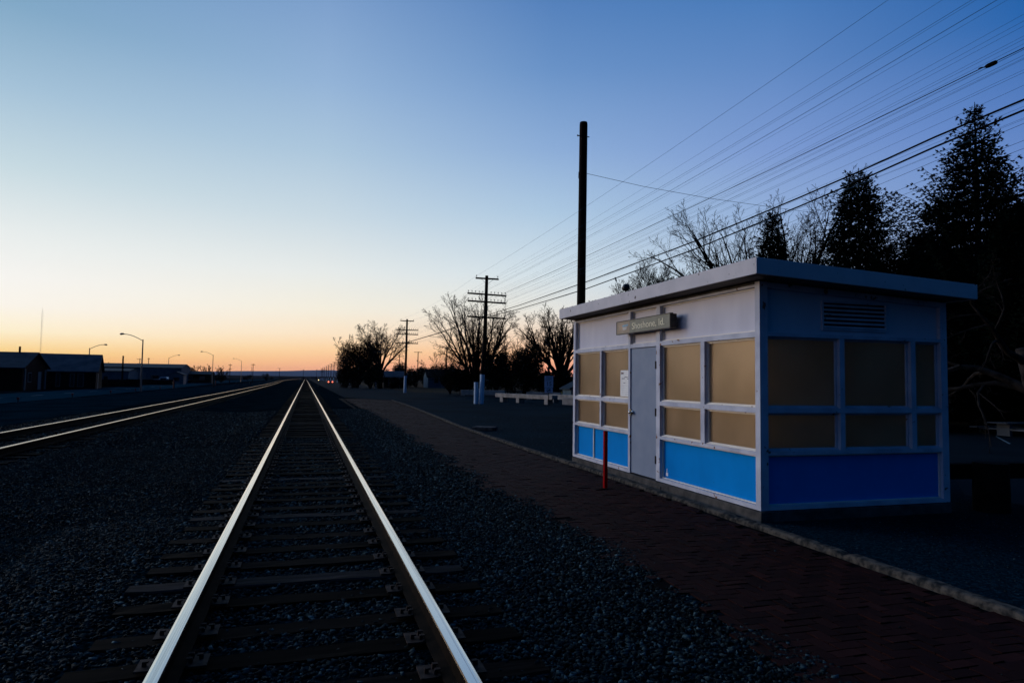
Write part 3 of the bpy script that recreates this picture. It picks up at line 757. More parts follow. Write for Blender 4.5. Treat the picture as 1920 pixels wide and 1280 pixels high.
b = MB(); poly(b, [(10.47, cz+.035), (10.23, cz+.045), (10.24, cz+.012), (10.42, cz+.002)], sx-.0024); b.build('faded_logo', M['logo_blue'], o)
b = MB(); poly(b, [(10.44, cz-.004), (10.27, cz+.002), (10.30, cz-.045), (10.42, cz-.05)], sx-.0024); b.build('faded_logo', M['logo_pale'], o)
# notice sheet behind the pane
nx = 5.2745
nt_ = thing('notice', 'white paper notice with small dark print taped on the window by the door', 'notice', (nx, 10.75, 1.40))
b = MB(); b.box(nx-.001, nx+.0012, 10.485, 10.90, 1.395, 1.842); o = b.build('sheet', M['paper'], nt_)
b = MB()
for (a, c, z, h) in ((10.62, 10.745, 1.722, .010), (10.73, 10.845, 1.700, .011), (10.505, 10.64, 1.697, .011), (10.71, 10.78, 1.624, .008), (10.53, 10.60, 1.622, .008)): b.box(nx-.0022, nx-.0012, a, c, z-h/2, z+h/2)
for kk in range(5): b.box(nx-.0018, nx-.0012, 10.52, 10.86, 1.575-kk*.035, 1.5765-kk*.035)
b.build('print', M['ink'], o)
b = MB(); poly(b, [(10.885, 1.822), (10.85, 1.806), (10.775, 1.806), (10.775, 1.796), (10.84, 1.794), (10.775, 1.786), (10.775, 1.777), (10.85, 1.778), (10.88, 1.758), (10.862, 1.79)], nx-.0028); b.build('print', M['inkred'], o)
b = MB(); rl_ = random.Random(5)
for k in range(150):
    if k % 3: y = rl_.choice((7.2, 8.1, 9.9, 10.6, 11.3, 12.2, 12.6))+rl_.gauss(0, .14); x = rx0+rl_.uniform(.0, .05)
    else: x = rl_.choice((5.2, 5.35, 6.1, 7.0, 7.7))+rl_.gauss(0, .1); y = ry0+rl_.uniform(0, .05)
    z = zt_f(x)
    a = rl_.uniform(0, 6.28); h = rl_.uniform(.004, .020); w = rl_.uniform(.006, .02)
    b.add([(x-math.cos(a)*w, y-math.sin(a)*w, z), (x+math.cos(a)*w, y+math.sin(a)*w, z), (x+rl_.gauss(0, .008), y, z+h)], [(0, 1, 2)])
tag(b.build('roof_litter', M['bark']), 'small dead leaves and twigs along the edge of the hut roof', 'leaves', kind='stuff')
# little sticker on the blue panel
b = MB(); xx = X0+.071
b.box(xx-.001, xx+.001, 9.255, 9.315, .235, .285, 0); b.box(xx-.001, xx+.001, 9.272, 9.30, .295, .305, 0); b.box(xx-.001, xx+.001, 9.280, 9.292, .31, .345, 0)
tag(b.build('sticker', M['paper']), 'small white sticker low on the blue panel beside the door', 'sticker')
# small lamp with loose cable on the roof
rl = thing('roof_lamp', 'small black lamp with a loose upright cable on the hut roof', 'lamp', (5.9, 12.0, zt_f(5.9)-.006))
b = MB(); z0 = zt_f(5.9)-.006; b.tube([(5.9, 12.0, z0), (5.9, 12.0, z0+.36)], .012, 6); b.build('stem', M['black'], rl)
b = MB(); b.tube([(5.9, 12.09, z0+.415), (5.9, 12.06, z0+.42), (5.9, 11.98, z0+.43), (5.9, 11.93, z0+.435), (5.9, 11.915, z0+.435)], [.02, .05, .075, .065, .03], 12); b.build('lamp_head', M['black'], rl, smooth=True)
b = MB(); b.tube([(5.9, 12.03, z0+.40), (5.9, 12.10, z0+.37), (5.9, 12.20, z0+.37), (5.9, 12.30, z0+.44), (5.9, 12.38, z0+.58), (5.9, 12.44, z0+.66)], .007, 5); b.tube([(5.9, 12.41, z0+.62), (5.9, 12.46, z0+.69)], .018, 6); b.build('cable', M['black'], rl)
# red square post
rp = thing('red_post', 'thin bright red square post on the bricks before the hut door', 'post', (4.50, 9.82, 0), rz=R(4))
b = MB(); b.box(-.027, .027, -.027, .027, -.15, .868); b.build('shaft', M['red'], rp, local=True, bevel=.003)
b = MB(); b.box(-.028, .028, -.028, .028, .868, .876); b.build('cap', M['red'], rp, local=True, bevel=.003)
# ------------------------------------------------------------------ guard rail at right
gr = thing('timber_guardrail', 'dark timber guardrail of one beam on a thick post beside the hut', 'guardrail', (8.75, 6.9, 0))
b = MB(); b.tube([(8.75, 6.92, -.2), (8.75, 6.92, .3), (8.755, 6.92, .635)], [.215, .212, .205], 18); b.build('post', M['woodrail'], gr, smooth=False)
b = MB()
for (x0, y0, x1, y1) in ((6.6, 9.8, 8.9, 7.15), (8.9, 7.15, 11.5, 4.2)): pass
b.hexa([(8.16, 7.15, .40), (13.6, 6.8, .36), (13.6, 6.98, .36), (8.16, 7.33, .40), (8.16, 7.15, .60), (13.6, 6.8, .58), (13.6, 6.98, .58), (8.16, 7.33, .60)])
b.build('beam', M['woodrail'], gr, bevel=.01)
b = MB(); b.tube([(12.6, 6.95, -.2), (12.6, 6.95, .6)], .2, 16); b.build('post', M['woodrail'], gr)
# picnic table
pt = thing('picnic_table', 'pale concrete picnic table on the dark lawn at far right', 'picnic table', (23.2, 17.5, 0))
b = MB(); b.box(22.35, 24.4, 17.05, 17.8, .43, .46); b.build('table_top', M['table'], pt)
for yy in (16.45, 18.1):
    b = MB(); b.box(22.3, 24.4, yy, yy+.28, .25, .28); b.build('bench', M['table'], pt)
for xx in (22.7, 24.0):
    b = MB(); b.box(xx-.06, xx+.06, 17.2, 17.65, 0, .43); b.box(xx-.05, xx+.05, 16.5, 18.3, .20, .25); b.build('leg', M['table'], pt)

# ------------------------------------------------------------------ poles and wires
bp = thing('tall_bare_pole', 'tall thick dark wooden pole without crossarms behind the hut', 'pole', (11.60, 28.0, 0))
b = MB(); b.tube([(11.55, 28, -.5), (11.60, 28, 3), (11.63, 28, 8), (11.66, 28, 13.20), (11.66, 28, 13.30)], [.20, .19, .185, .18, .165], 16); b.build('shaft', M['pole'], bp)
b = MB(); b.tube([(11.38, 28, 12.66), (11.94, 28, 12.66)], .022, 6); b.tube([(11.38, 28, 12.63), (11.38, 28, 12.70)], .03, 6); b.build('through_bolt', M['black'], bp)
b = MB(); b.tube([(11.44, 27.84, 10.5), (11.36, 27.82, 10.7), (11.37, 27.82, 10.95), (11.47, 27.84, 11.0)], .012, 5); b.build('cable_loop', M['cable'], bp)
ARMS = [(8.77, .83, 2), (7.65, 1.40, 10), (7.12, 1.38, 10), (6.03, 1.39, 10)]
def pinxs(hw, n):
    if n == 2: return [-hw+.06, hw-.06]
    r = [(.30+k*(hw-.36)/4) for k in range(5)]
    return [-q for q in r[::-1]]+r
def tele_pole(label, loc, lean=0., white=2.04, top=9.0, tilt=.0, group=None, pins=True):
    t = thing('telegraph_pole', label, 'utility pole', loc, group)
    b = MB(); b.tube([(lean*-1, 0, white), (-lean*.3, 0, 5), (0, 0, top)], [.15, .14, .11], 10); b.build('shaft', M['pole'], t, local=True)
    b = MB(); b.tube([(lean*-1.25, 0, -.4), (lean*-1.2, 0, 0), (-lean, 0, white)], [.175, .168, .155], 12); b.build('whitewashed_base', M['whitewash'], t, local=True)
    for (z, hw, n) in ARMS:
        b = MB(); tl = tilt if n == 10 else 0
        b.hexa([(-hw, -.17, z-.055+tl*hw), (hw, -.17, z-.055-tl*hw), (hw, -.08, z-.055-tl*hw), (-hw, -.08, z-.055+tl*hw), (-hw, -.17, z+.055+tl*hw), (hw, -.17, z+.055-tl*hw), (hw, -.08, z+.055-tl*hw), (-hw, -.08, z+.055+tl*hw)])
        a = b.build('crossarm', M['pole'], t, local=True)
        if n == 2 or z > 7:
            b = MB()
            for s_ in (-1, 1): b.tube([(s_*.45, -.18, z-.05), (0, -.16, z-.42)], .010, 4)
            b.build('brace', M['black'], a, local=True)
        for x in (pinxs(hw, n) if pins else []):
            b = MB(); zz = z+.05-tl*x; b.tube([(x, -.125, zz), (x, -.125, zz+.09), (x, -.125, zz+.10), (x, -.125, zz+.15), (x, -.125, zz+.175)], [.012, .012, .034, .036, .014], 7)
            b.build('insulator', M['insul'], a, local=True)
    return t
P1 = (12.02, 46.3); P2 = (11.72, 83.7)
tele_pole('nearest many-armed telegraph pole with whitewashed foot', (P1[0], P1[1], 0), lean=.2, tilt=.022)
tp = tele_pole('second many-armed telegraph pole, whitewashed foot, in open sky', (P2[0], P2[1], 0), lean=.06, tilt=0)
dup(tp, (11.75, 121, -.15), 'third many-armed telegraph pole, seen in front of the bare roadside tree')
g = 'distant telegraph poles along the track'
tq = tele_pole('x', (11.75, 158.5, -.2), lean=.06, pins=False)
NT = ('fourth', 'fifth', 'sixth', 'seventh', 'eighth', 'ninth', 'tenth', 'eleventh', 'twelfth', 'thirteenth', 'fourteenth')
for k in range(11):
    o = tq if k == 0 else dup(tq, (11.75+.05*(k % 3)-.05*k*(k > 7), 158.5+k*37.4, -.2))
    o['label'] = 'distant telegraph pole, %s of the receding row beside the tracks' % NT[k]; o['group'] = g
# pole behind the camera that carries the near end of the wires
dup(tp, (12.2, -4.0, .85), 'telegraph pole behind the viewer carrying the near ends of the wires')
# short whitewashed stub beside pole 1
ws = thing('stub_post', 'short whitewashed stub post left of the nearest telegraph pole', 'post', (11.40, 46.3, 0))
b = MB(); b.tube([(0, 0, -.3), (.0, 0, .7), (-.02, 0, 1.50)], [.165, .16, .15], 12); b.build('shaft', M['whitewash'], ws, local=True)
b = MB(); b.box(.14, .18, -.05, .05, .3, 1.05); b.build('batten', M['whitewash'], ws, local=True)
# wires
YE = -4.0
def lift(y):        # the line climbs toward the near pole, hanging in its own sag
    s = P1[1]-y
    return -.00476*s*1.0+.000711*s*s*.93
def wire_path(xa, za, jit):
    pts = []
    for y in [YE, 0, 4, 6, 7.5, 9, 11, 13, 16, 20, 25, 30, 36, 41, P1[1]]:
        s = (P1[1]-y)/(P1[1]-YE)
        pts.append((P1[0]+xa+.15*s, y, za+lift(y)+jit*4*s*(1-s)))
    pts = pts[:-1]
    segs = [(P1, P2), (P2, (11.75, 121)), ((11.75, 121), (11.77, 158.5)), ((11.77, 158.5), (11.75, 233.3)), ((11.75, 233.3), (11.75, 400))]
    for (a, c) in segs:
        for k in range(6):
            t = k/6; pts.append((a[0]+(c[0]-a[0])*t+xa, a[1]+(c[1]-a[1])*t, za-.35*4*t*(1-t)+jit*.3*4*t*(1-t)))
    return pts
rng = random.Random(77); gw = 'open wires on the telegraph crossarms'
ORD = ('first', 'second', 'third', 'fourth', 'fifth', 'sixth', 'seventh', 'eighth', 'ninth', 'tenth', 'eleventh', 'twelfth', 'thirteenth', 'fourteenth')
for (z, hw, n) in ARMS:
    nthw = 0
    for x in pinxs(hw, n):
        if n == 10 and rng.random() < .22: continue
        b = MB(); b.tube(wire_path(x, z+.16, rng.uniform(-.10, .10)), .0026 if n == 10 else .0040, 4, caps=False)
        nthw += 1
        tag(b.build('overhead_wire', M['wire']), '%s thin bare wire from the left on the %s crossarm' % (ORD[nthw-1], {8.77: 'short topmost', 7.65: 'upper long', 7.12: 'middle long', 6.03: 'lowest long'}[z]), 'wire', gw)
for q, (dz, lb) in enumerate(((.10, 'upper of the two thick black cables slung below the telegraph wires'), (-.06, 'lower of the two thick black cables slung below the telegraph wires'))):
    pts = []
    for y, z in ((YE, 7.3), (2, 6.98), (5, 6.82), (8.55, 6.63), (10.3, 6.57), (12.3, 6.44), (14.2, 6.35), (19.1, 6.17), (27.9, 6.06), (37.7, 6.03), (46.3, 6.12)):
        pts.append((11.8, y, z-(0 if q == 0 else .125+.007*min(y, 27)*(y < 30) + .19*(y >= 30)*max(0, (46.3-y)/16.3))))
    pts += [(P1[0]-.4, 60, 5.9+dz*.3), (P2[0]-.2, P2[1], 6.05+dz*.3), (11.6, 121, 6.0+dz*.3)]
    b = MB(); b.tube(pts, .019, 6, caps=False); tag(b.build('aerial_cable', M['cable']), lb, 'cable')
# lashed drop wire with splice case
b = MB(); pts = []
for y, z in ((YE, 8.55), (0, 8.28), (4, 8.12), (9.13, 7.96), (9.77, 7.945), (11.5, 7.90), (16.5, 7.80), (24.4, 7.68), (34, 7.55), (46.3, 7.5)): pts.append((P1[0]+.62, y, z))
b.tube(pts, .009, 5, caps=False); tag(b.build('messenger_wire', M['cable']), 'medium dark wire that carries the black splice case', 'wire')
sc_y = 9.77; sc = Vector((P1[0]+.62, sc_y, 7.93))
cs = thing('splice_case', 'small black oval splice case hanging on a wire at upper right', 'cable splice', tuple(sc))
b = MB(); b.tube([(0, -.12, .004), (0, -.10, .0), (0, -.04, 0), (0, .05, 0), (0, .10, 0), (0, .12, 0)], [.015, .040, .044, .044, .036, .012], 10); b.build('case', M['cable'], cs, local=True, smooth=True)
b = MB(); b.tube([(0, .13, 0), (0, .20, .03), (0, .26, .03)], .010, 5); b.build('clamp', M['cable'], cs, local=True)
# wire from the bare pole across to the trees
b = MB(); b.tube([(11.8, 28, 10.98), (15, 28.6, 10.85), (19, 29.5, 10.9), (24, 30.6, 11.1), (28, 31.5, 11.3), (40, 34, 12)], .010, 4, caps=False)
tag(b.build('guy_wire', M['cable']), 'single wire running from the bare pole across to the trees', 'wire')
# distribution line with single crossarms
def dist_pole(label, loc, h=8.8, hw=1.05, trafo=False):
    t = thing('distribution_pole', label, 'utility pole', loc)
    b = MB(); b.tube([(0, 0, -.3), (0, 0, h)], [.16, .11], 8); b.build('shaft', M['pole'], t, local=True)
    b = MB(); b.box(-hw, hw, -.16, -.06, h-.22, h-.10); a = b.build('crossarm', M['pole'], t, local=True)
    for x in (-hw+.08, .35, hw-.08):
        b = MB(); b.tube([(x, -.11, h-.10), (x, -.11, h+.06)], .035, 6); b.build('insulator', M['insul'], a, local=True)
    if trafo:
        b = MB(); b.tube([(-.32, -.1, h-2.5), (-.32, -.1, h-1.5)], .24, 12); b.build('transformer', M['lampmetal'], t, local=True)
    return t
dist_pole('single-arm pole with transformer left of the hut', (30, 83, 0), 8.75, 1.06, True)
dist_pole('single-arm pole low in the gap left of the big bare tree', (30, 150, 0), 9.0)
dist_pole('single-arm pole above the dark shrubs, right one of two', (29.1, 185, 0), 9.15)
dist_pole('single-arm pole above the dark shrubs, left one of two', (28, 215, 0), 9.5)
for q, (dx, dz) in enumerate(((-.95, 0), (.35, .02), (.95, .0), (0.1, -1.2), (.12, -1.6))):
    b = MB(); pts = [(20.5+dx*1., -6, 10.6+dz), (20.8+dx, 5, 10.0+dz), (21.5+dx, 15, 9.6+dz), (23+dx, 30, 9.2+dz), (25.5+dx, 50, 8.7+dz), (30+dx, 83, 8.75+dz), (30+dx, 115, 8.3+dz), (30+dx, 150, 9.0+dz)]
    b.tube(pts, .0065, 4, caps=False); tag(b.build('power_line', M['cable']), ('left upper', 'middle upper', 'right upper', 'higher single', 'lowest')[q]+' power line passing low behind the spruce tops', 'wire', 'power lines behind the spruces')

# ------------------------------------------------------------------ speed sign, concrete blocks
ss = thing('speed_sign', 'small white speed limit 15 sign on a thin post in the lot', 'sign', (16.1, 44.5, 0), rz=R(-14))
b = MB(); b.box(-.03, .03, .01, .05, -.2, 1.92); b.build('post', M['black'], ss, local=True)
b = MB(); b.box(-.30, .30, -.012, .008, 1.20, 2.0); p_ = b.build('speed_plate', M['signwhite'], ss, local=True)
b = MB()
def put(txt, size, cx, z, wfit=None):
    V, Fc = text_mesh(txt, size, .002); w = max(v[0] for v in V); k = (wfit/w if wfit else 1)
    b.add([(cx+(v[0]-w/2)*k, -.016-v[2], z+v[1]) for v in V], Fc)
put('SPEED', .15, 0, 1.84, .42); put('LIMIT', .15, 0, 1.70, .40); put('15', .42, 0, 1.32, .36); b.box(-.27, .27, -.0145, -.013, 1.665, 1.672)
b.build('lettering', M['ink'], p_, local=True)
b = MB(); b.box(-.28, .28, -.012, .008, .84, 1.18); p_ = b.build('symbol_plate', M['signwhite'], ss, local=True)
b = MB()
for k in range(20):
    a0, a1 = 2*PI*k/20, 2*PI*(k+1)/20
    b.add([(math.cos(a)*r, -.015, 1.01+math.sin(a)*r) for a, r in ((a0, .15), (a1, .15), (a1, .125), (a0, .125))], [(0, 1, 2, 3)])
b.obox((0, -.0155, 1.01), (.27, .002, .03), 0, tilt=R(45))
b.add([(-.09, -.0165, .96), (.08, -.0165, .96), (.10, -.0165, 1.03), (.03, -.0165, 1.06), (-.03, -.0165, 1.03), (-.10, -.0165, 1.0)], [(0, 1, 2, 3, 4, 5)])
b.build('symbol', M['ink'], p_, local=True)
# long concrete beams laid on blocks
def slab(label, p0, p1, z0, z1, w, legs=(), m='conc2'):
    t = thing('concrete_barrier', label, 'barrier', (p0[0], p0[1], 0), 'concrete barriers around the lot')
    d = Vector((p1[0]-p0[0], p1[1]-p0[1], 0)); L_ = d.length; d.normalize(); nrm = Vector((-d.y, d.x, 0))
    a = Vector((p0[0], p0[1], 0)); c = Vector((p1[0], p1[1], 0))
    b = MB(); lo = [a-nrm*w/2, c-nrm*w/2, c+nrm*w/2, a+nrm*w/2]
    b.hexa([(q.x, q.y, z0) for q in lo]+[(q.x, q.y, z1) for q in lo]); b.build('beam', M[m], t, bevel=.02)
    for f in legs:
        q = a+d*(L_*f); b = MB(); b.obox((q.x, q.y, z0/2), (.40, w*.95, z0), math.atan2(d.y, d.x)); b.build('foot', M[m], t, bevel=.015)
    return t
slab('pale concrete barrier at the left end, behind the whitewashed stub', (15.6, 70, 0), (19.9, 68.5, 0), .10, .60, .6, (.04, .95))
slab('long low concrete barrier farthest back across the lot', (19.6, 77, 0), (25.6, 76, 0), .22, .50, .5, (.02, .5, .98))
slab('front concrete barrier on three short feet left of the speed sign', (14.4, 51.5, 0), (16.6, 44.6, 0), .36, .66, .50, (.12, .42, .90))
slab('concrete barrier just behind the speed sign', (18.6, 57, 0), (21.2, 55.5, 0), .25, .66, .6, (.08, .9))
slab('concrete barrier right of the speed sign, nearer the hut', (18.3, 50, 0), (19.6, 45.5, 0), .26, .64, .55, (.1, .9))
slab('concrete barrier with sloping end touching the left edge of the hut', (16.5, 42.5, 0), (17.8, 40.0, 0), .10, .56, .5, (.5,))
slab('short concrete block lying on the gravel right of the kerb', (5.35, 21.9, 0), (5.95, 21.5, 0), .02, .13, .5, (), 'conc')
# yellow bollards and white shed behind
for q, x in enumerate((23.75, 24.36)):
    t = thing('yellow_bollard', 'left of the two tiny yellow bollards near the white shed' if q == 0 else 'right of the two tiny yellow bollards near the white shed', 'bollard', (x, 62, 0), 'yellow bollards by the shed')
    b = MB(); b.tube([(0, 0, -.1), (0, 0, .56)], .07, 8); b.build('shaft', M['yellow'], t, local=True)
    b = MB(); b.tube([(0, 0, .56), (0, 0, .60)], [.075, .04], 8); b.build('cap', M['yellow'], t, local=True)
b = MB(); b.box(23.78, 24.33, 61.98, 62.02, .34, .40); tag(b.build('yellow_rail', M['yellow']), 'thin yellow rail joining the two yellow bollards', 'rail')

def gable(name, label, cat, cx, cy, w, d, zw, zr, mw, mr_, axis='x', rz=0., z0=-.2, over=.25, wins=(), door=None):
    """w along x, d along y; the ridge runs along axis"""
    t = thing(name, label, cat, (cx, cy, z0), rz=rz)
    zw -= z0; zr -= z0; b = MB(); W, D = w/2, d/2
    if axis == 'x':
        b.add([(-W, -D, 0), (W, -D, 0), (W, D, 0), (-W, D, 0), (-W, -D, zw), (W, -D, zw), (W, D, zw), (-W, D, zw), (-W, 0, zr), (W, 0, zr)],
              [(0, 1, 5, 4), (2, 3, 7, 6), (1, 2, 6, 9, 5), (3, 0, 4, 8, 7)])
        P = lambda x, y, z: (x, y, z)
        sl = (zr-zw)/D; e = over
        r = MB()
        for s_ in (-1, 1):
            r.hexa([(-W-e, 0, zr), (W+e, 0, zr), (W+e, s_*(D+e), zw-sl*e), (-W-e, s_*(D+e), zw-sl*e), (-W-e, 0, zr+.12), (W+e, 0, zr+.12), (W+e, s_*(D+e), zw-sl*e+.12), (-W-e, s_*(D+e), zw-sl*e+.12)])
    else:
        b.add([(-W, -D, 0), (W, -D, 0), (W, D, 0), (-W, D, 0), (-W, -D, zw), (W, -D, zw), (W, D, zw), (-W, D, zw), (0, -D, zr), (0, D, zr)],
              [(0, 1, 5, 8, 4), (2, 3, 7, 9, 6), (1, 2, 6, 5), (3, 0, 4, 7)])
        sl = (zr-zw)/W; e = over; r = MB()
        for s_ in (-1, 1):
            r.hexa([(0, -D-e, zr), (0, D+e, zr), (s_*(W+e), D+e, zw-sl*e), (s_*(W+e), -D-e, zw-sl*e), (0, -D-e, zr+.12), (0, D+e, zr+.12), (s_*(W+e), D+e, zw-sl*e+.12), (s_*(W+e), -D-e, zw-sl*e+.12)])
    b.build('wall', mw, t, local=True); ro = r.build('roof', mr_, t, local=True)
    for (face, u0, u1, za, zb) in wins:
        q = MB()
        if face == 's': q.box(u0, u1, -D-.04, -D+.02, za, zb)
        else: q.box(W-.02, W+.04, u0, u1, za, zb)
        f_ = q.build('window', M['trim'], t, local=True); q = MB()
        if face == 's': q.box(u0+.08, u1-.08, -D-.05, -D-.03, za+.08, zb-.08)
        else: q.box(W+.03, W+.05, u0+.08, u1-.08, za+.08, zb-.08)
        q.build('pane', M['glass'], f_, local=True)
    if door:
        face, u0, u1, zb = door; q = MB()
        if face == 's': q.box(u0, u1, -D-.05, -D+.02, 0, zb)
        else: q.box(W-.02, W+.05, u0, u1, 0, zb)
        q.build('door', M['trim'], t, local=True)
    return t
gable('shed', 'small white shed with pitched roof just left of the hut', 'shed', 24.9, 60.5, 2.4, 2.2, 1.0, 1.6, M['whitewall'], M['barnroof'], 'y', z0=0)

# ------------------------------------------------------------------ left side: barns, sheds, highway furniture
bn = gable('barn', 'long dark red barn with blue-grey metal roof at the left edge', 'barn', -39.2, 92.4, 18.0, 7.6, 2.35, 4.05, M['barnwall'], M['barnroof'], 'x', over=.3,
           wins=(('s', 3.0, 4.4, 1.0, 1.9), ('s', -1, .4, 1.0, 1.9), ('e', -2.2, -1.2, .9, 2.0)), door=('e', .8, 1.8, 2.1))
q = MB(); q.tube([(8.0-.6, -.2, 4.0), (8.0-.6, -.2, 5.0)], .12, 6); q.build('flue', M['postrust'], bn, local=True)
for k, y in enumerate((-3.2, 3.0)):
    q = MB(); q.box(9.0, 9.12, y-.12, y+.12, 0, 2.4); q.build('corner_board', M['trim'], bn, local=True)
bn2 = gable('barn', 'second dark barn with patchy grey metal roof and open front', 'barn', -31.6, 101.6, 11.0, 7.6, 2.1, 4.2, M['darkwall'], M['barnroof2'], 'x', rz=R(9), over=.3,
            wins=(('s', 1.2, 1.7, .3, 2.0), ('s', 2.7, 3.2, .3, 2.0), ('s', 3.5, 4.2, .3, 2.0)), door=('e', -2, -1.3, 2))
gable('warehouse', 'long pale blue-grey warehouse with low roof beyond the barns', 'warehouse', -43, 196, 26, 14, 3.6, 4.6, M['whitewall'], M['barnroof'], 'x', over=.2,
      wins=(('s', -8, -6, 1, 2), ('s', -3, -1, 1, 2), ('s', 6, 8, 1, 2)), door=('s', 2, 5, 2.6))
gable('warehouse', 'low white workshop in front of the long warehouse', 'workshop', -48, 176, 20, 9, 2.5, 3.1, M['whitewall'], M['barnroof'], 'x', over=.2, wins=(('s', 1, 2, .8, 1.7), ('s', 5, 6, .8, 1.7)))
gable('shed', 'small shed with a bright white gable end beyond the warehouse', 'shed', -28.0, 172, 3.0, 4, 1.9, 2.5, M['trim'], M['barnroof'], 'y', over=.2, wins=(('s', -.7, .7, .6, 1.6),))
gable('outbuilding', 'low dark outbuilding among the far left trees', 'building', -28.2, 203, 7.5, 6, 2.2, 2.9, M['darkwall'], M['barnroof'], 'x', over=.3, wins=(('s', -2, -.8, .9, 1.9), ('s', 1, 2.2, .9, 1.9)))
# board fence
fn = thing('board_fence', 'low dark board fence along the far side of the highway', 'fence', (-27.5, 118, -.2))
b = MB(); b.box(-30.6, -24.4, 118, 118.06, -.2, 1.0); b.build('boards', M['barnwall'], fn)
for k in range(5):
    b = MB(); b.box(-30.6+k*1.55-.06, -30.6+k*1.55+.06, 117.9, 118, -.2, 1.1); b.build('fence_post', M['darkwall'], fn)
fn = thing('board_fence', 'second stretch of low dark fence beyond the street lamp', 'fence', (-28, 150, -.2))
b = MB(); b.box(-33.5, -25.2, 150, 150.06, -.2, .9); b.build('boards', M['darkwall'], fn)
for k in range(5):
    b = MB(); b.box(-33.5+k*2.05-.06, -33.5+k*2.05+.06, 149.9, 150, -.2, 1.0); b.build('fence_post', M['darkwall'], fn)
# street lamps
def lamp(label, loc, h, reach, rise, side=-1):
    t = thing('street_lamp', label, 'street lamp', loc, 'street lamps along the highway')
    b = MB(); b.tube([(0, 0, 0), (0, 0, h+.15)], [.10, .065], 8); b.build('pole', M['lampmetal'], t, local=True)
    b = MB(); pts = [(0, 0, h)]
    for k in range(1, 7):
        f = k/6; pts.append((side*reach*.85*f, 0, h+rise*math.sin(f*PI/2)))
    b.tube(pts, [.04]*len(pts), 6); b.build('arm', M['lampmetal'], t, local=True)
    b = MB(); x = side*reach*.85
    b.tube([(x, 0, h+rise), (x+side*.15*reach*.3, 0, h+rise+.03), (x+side*.15*reach, 0, h+rise), (x+side*reach*.2, 0, h+rise-.02)], [.05, .10, .12, .04], 8); b.build('lamp_head', M['lampmetal'], t, local=True)
    return t
lamp('nearest street lamp, tall, arm reaching left over the highway', (-18.17, 88, -.2), 5.85, 2.3, .72)
lamp('second street lamp with arm reaching left', (-21.8, 181, -.2), 7.0, 2.75, .85)
lamp('third, most distant street lamp with arm reaching left', (-23.5, 279, -.2), 7.8, 3.0, .95)
lamp('street lamp behind the patchy-roofed barn, arm reaching right', (-30.8, 115, -.2), 5.65, 2.2, .7, 1)
lamp('street lamp above the pale warehouse, arm reaching right', (-35.8, 205, -.2), 6.6, 2.6, .92, 1)
# plain poles on the left
def small_pole(label, loc, h, arm=0., r=.12, extra=None):
    t = thing('utility_pole', label, 'utility pole', loc)
    b = MB(); b.tube([(0, 0, 0), (0, 0, h)], [r, r*.75], 6); b.build('shaft', M['pole'], t, local=True)
    if arm:
        b = MB(); b.box(-arm, arm, -.06, .06, h-.35, h-.22); b.build('crossarm', M['pole'], t, local=True)
        if extra: b = MB(); b.box(-arm*.8, arm*.8, -.06, .06, h-1.6, h-1.45); b.build('crossarm', M['pole'], t, local=True)
    return t
small_pole('thick short pole just left of the nearest street lamp', (-36.6, 160, -.2), 5.9, 0, .22)
small_pole('faint crossarm pole over the gap between barn and street lamp', (-54, 220, -.2), 5.5, .7)
small_pole('crossarm pole immediately behind the nearest street lamp', (-46, 220, -.2), 6.8, .8, .12, True)
small_pole('slim pole with small cap right of the nearest street lamp', (-43.7, 220, -.2), 7.0, .35)
small_pole('crossarm pole right of the far left trees', (-21.9, 222, -.2), 5.7, .5, .12, True)
small_pole('crossarm pole standing alone left of the tracks', (-15.4, 222, -.2), 5.9, .6, .12)
small_pole('far crossarm pole left of the vanishing rails', (-15, 430, -.2), 7.5, 1.0, .14)
small_pole('tiny pole exactly where the rails vanish', (-1.2, 400, -.2), 6.5, .6, .12)
small_pole('tiny pole just right of the vanishing rails', (6.2, 420, -.2), 7, .5, .12)
small_pole('short mast left of the vanishing rails by a tiny hut', (-30, 420, -.2), 8.0, 0, .10)
# radio mast far off
rm = thing('radio_mast', 'very tall faint lattice radio mast above the left barn roof', 'mast', (-193.5, 600, 0))
b = MB()
for k in range(3):
    a = k*2*PI/3; b.tube([(-193.5+.5*math.cos(a), 600+.5*math.sin(a), 0), (-193.5+.5*math.cos(a), 600+.5*math.sin(a), 49)], .035, 3)
for k in range(32):
    z = k*1.55
    for j in range(3):
        a, c = j*2*PI/3, (j+1)*2*PI/3
        b.tube([(-193.5+.5*math.cos(a), 600+.5*math.sin(a), z), (-193.5+.5*math.cos(c), 600+.5*math.sin(c), z+1.55)], .02, 3, caps=False)
b.build('lattice', M['mast'], rm)
b = MB(); b.tube([(-193.5, 600, 49), (-193.5, 600, 52)], .06, 4); b.build('antenna', M['mast'], rm)
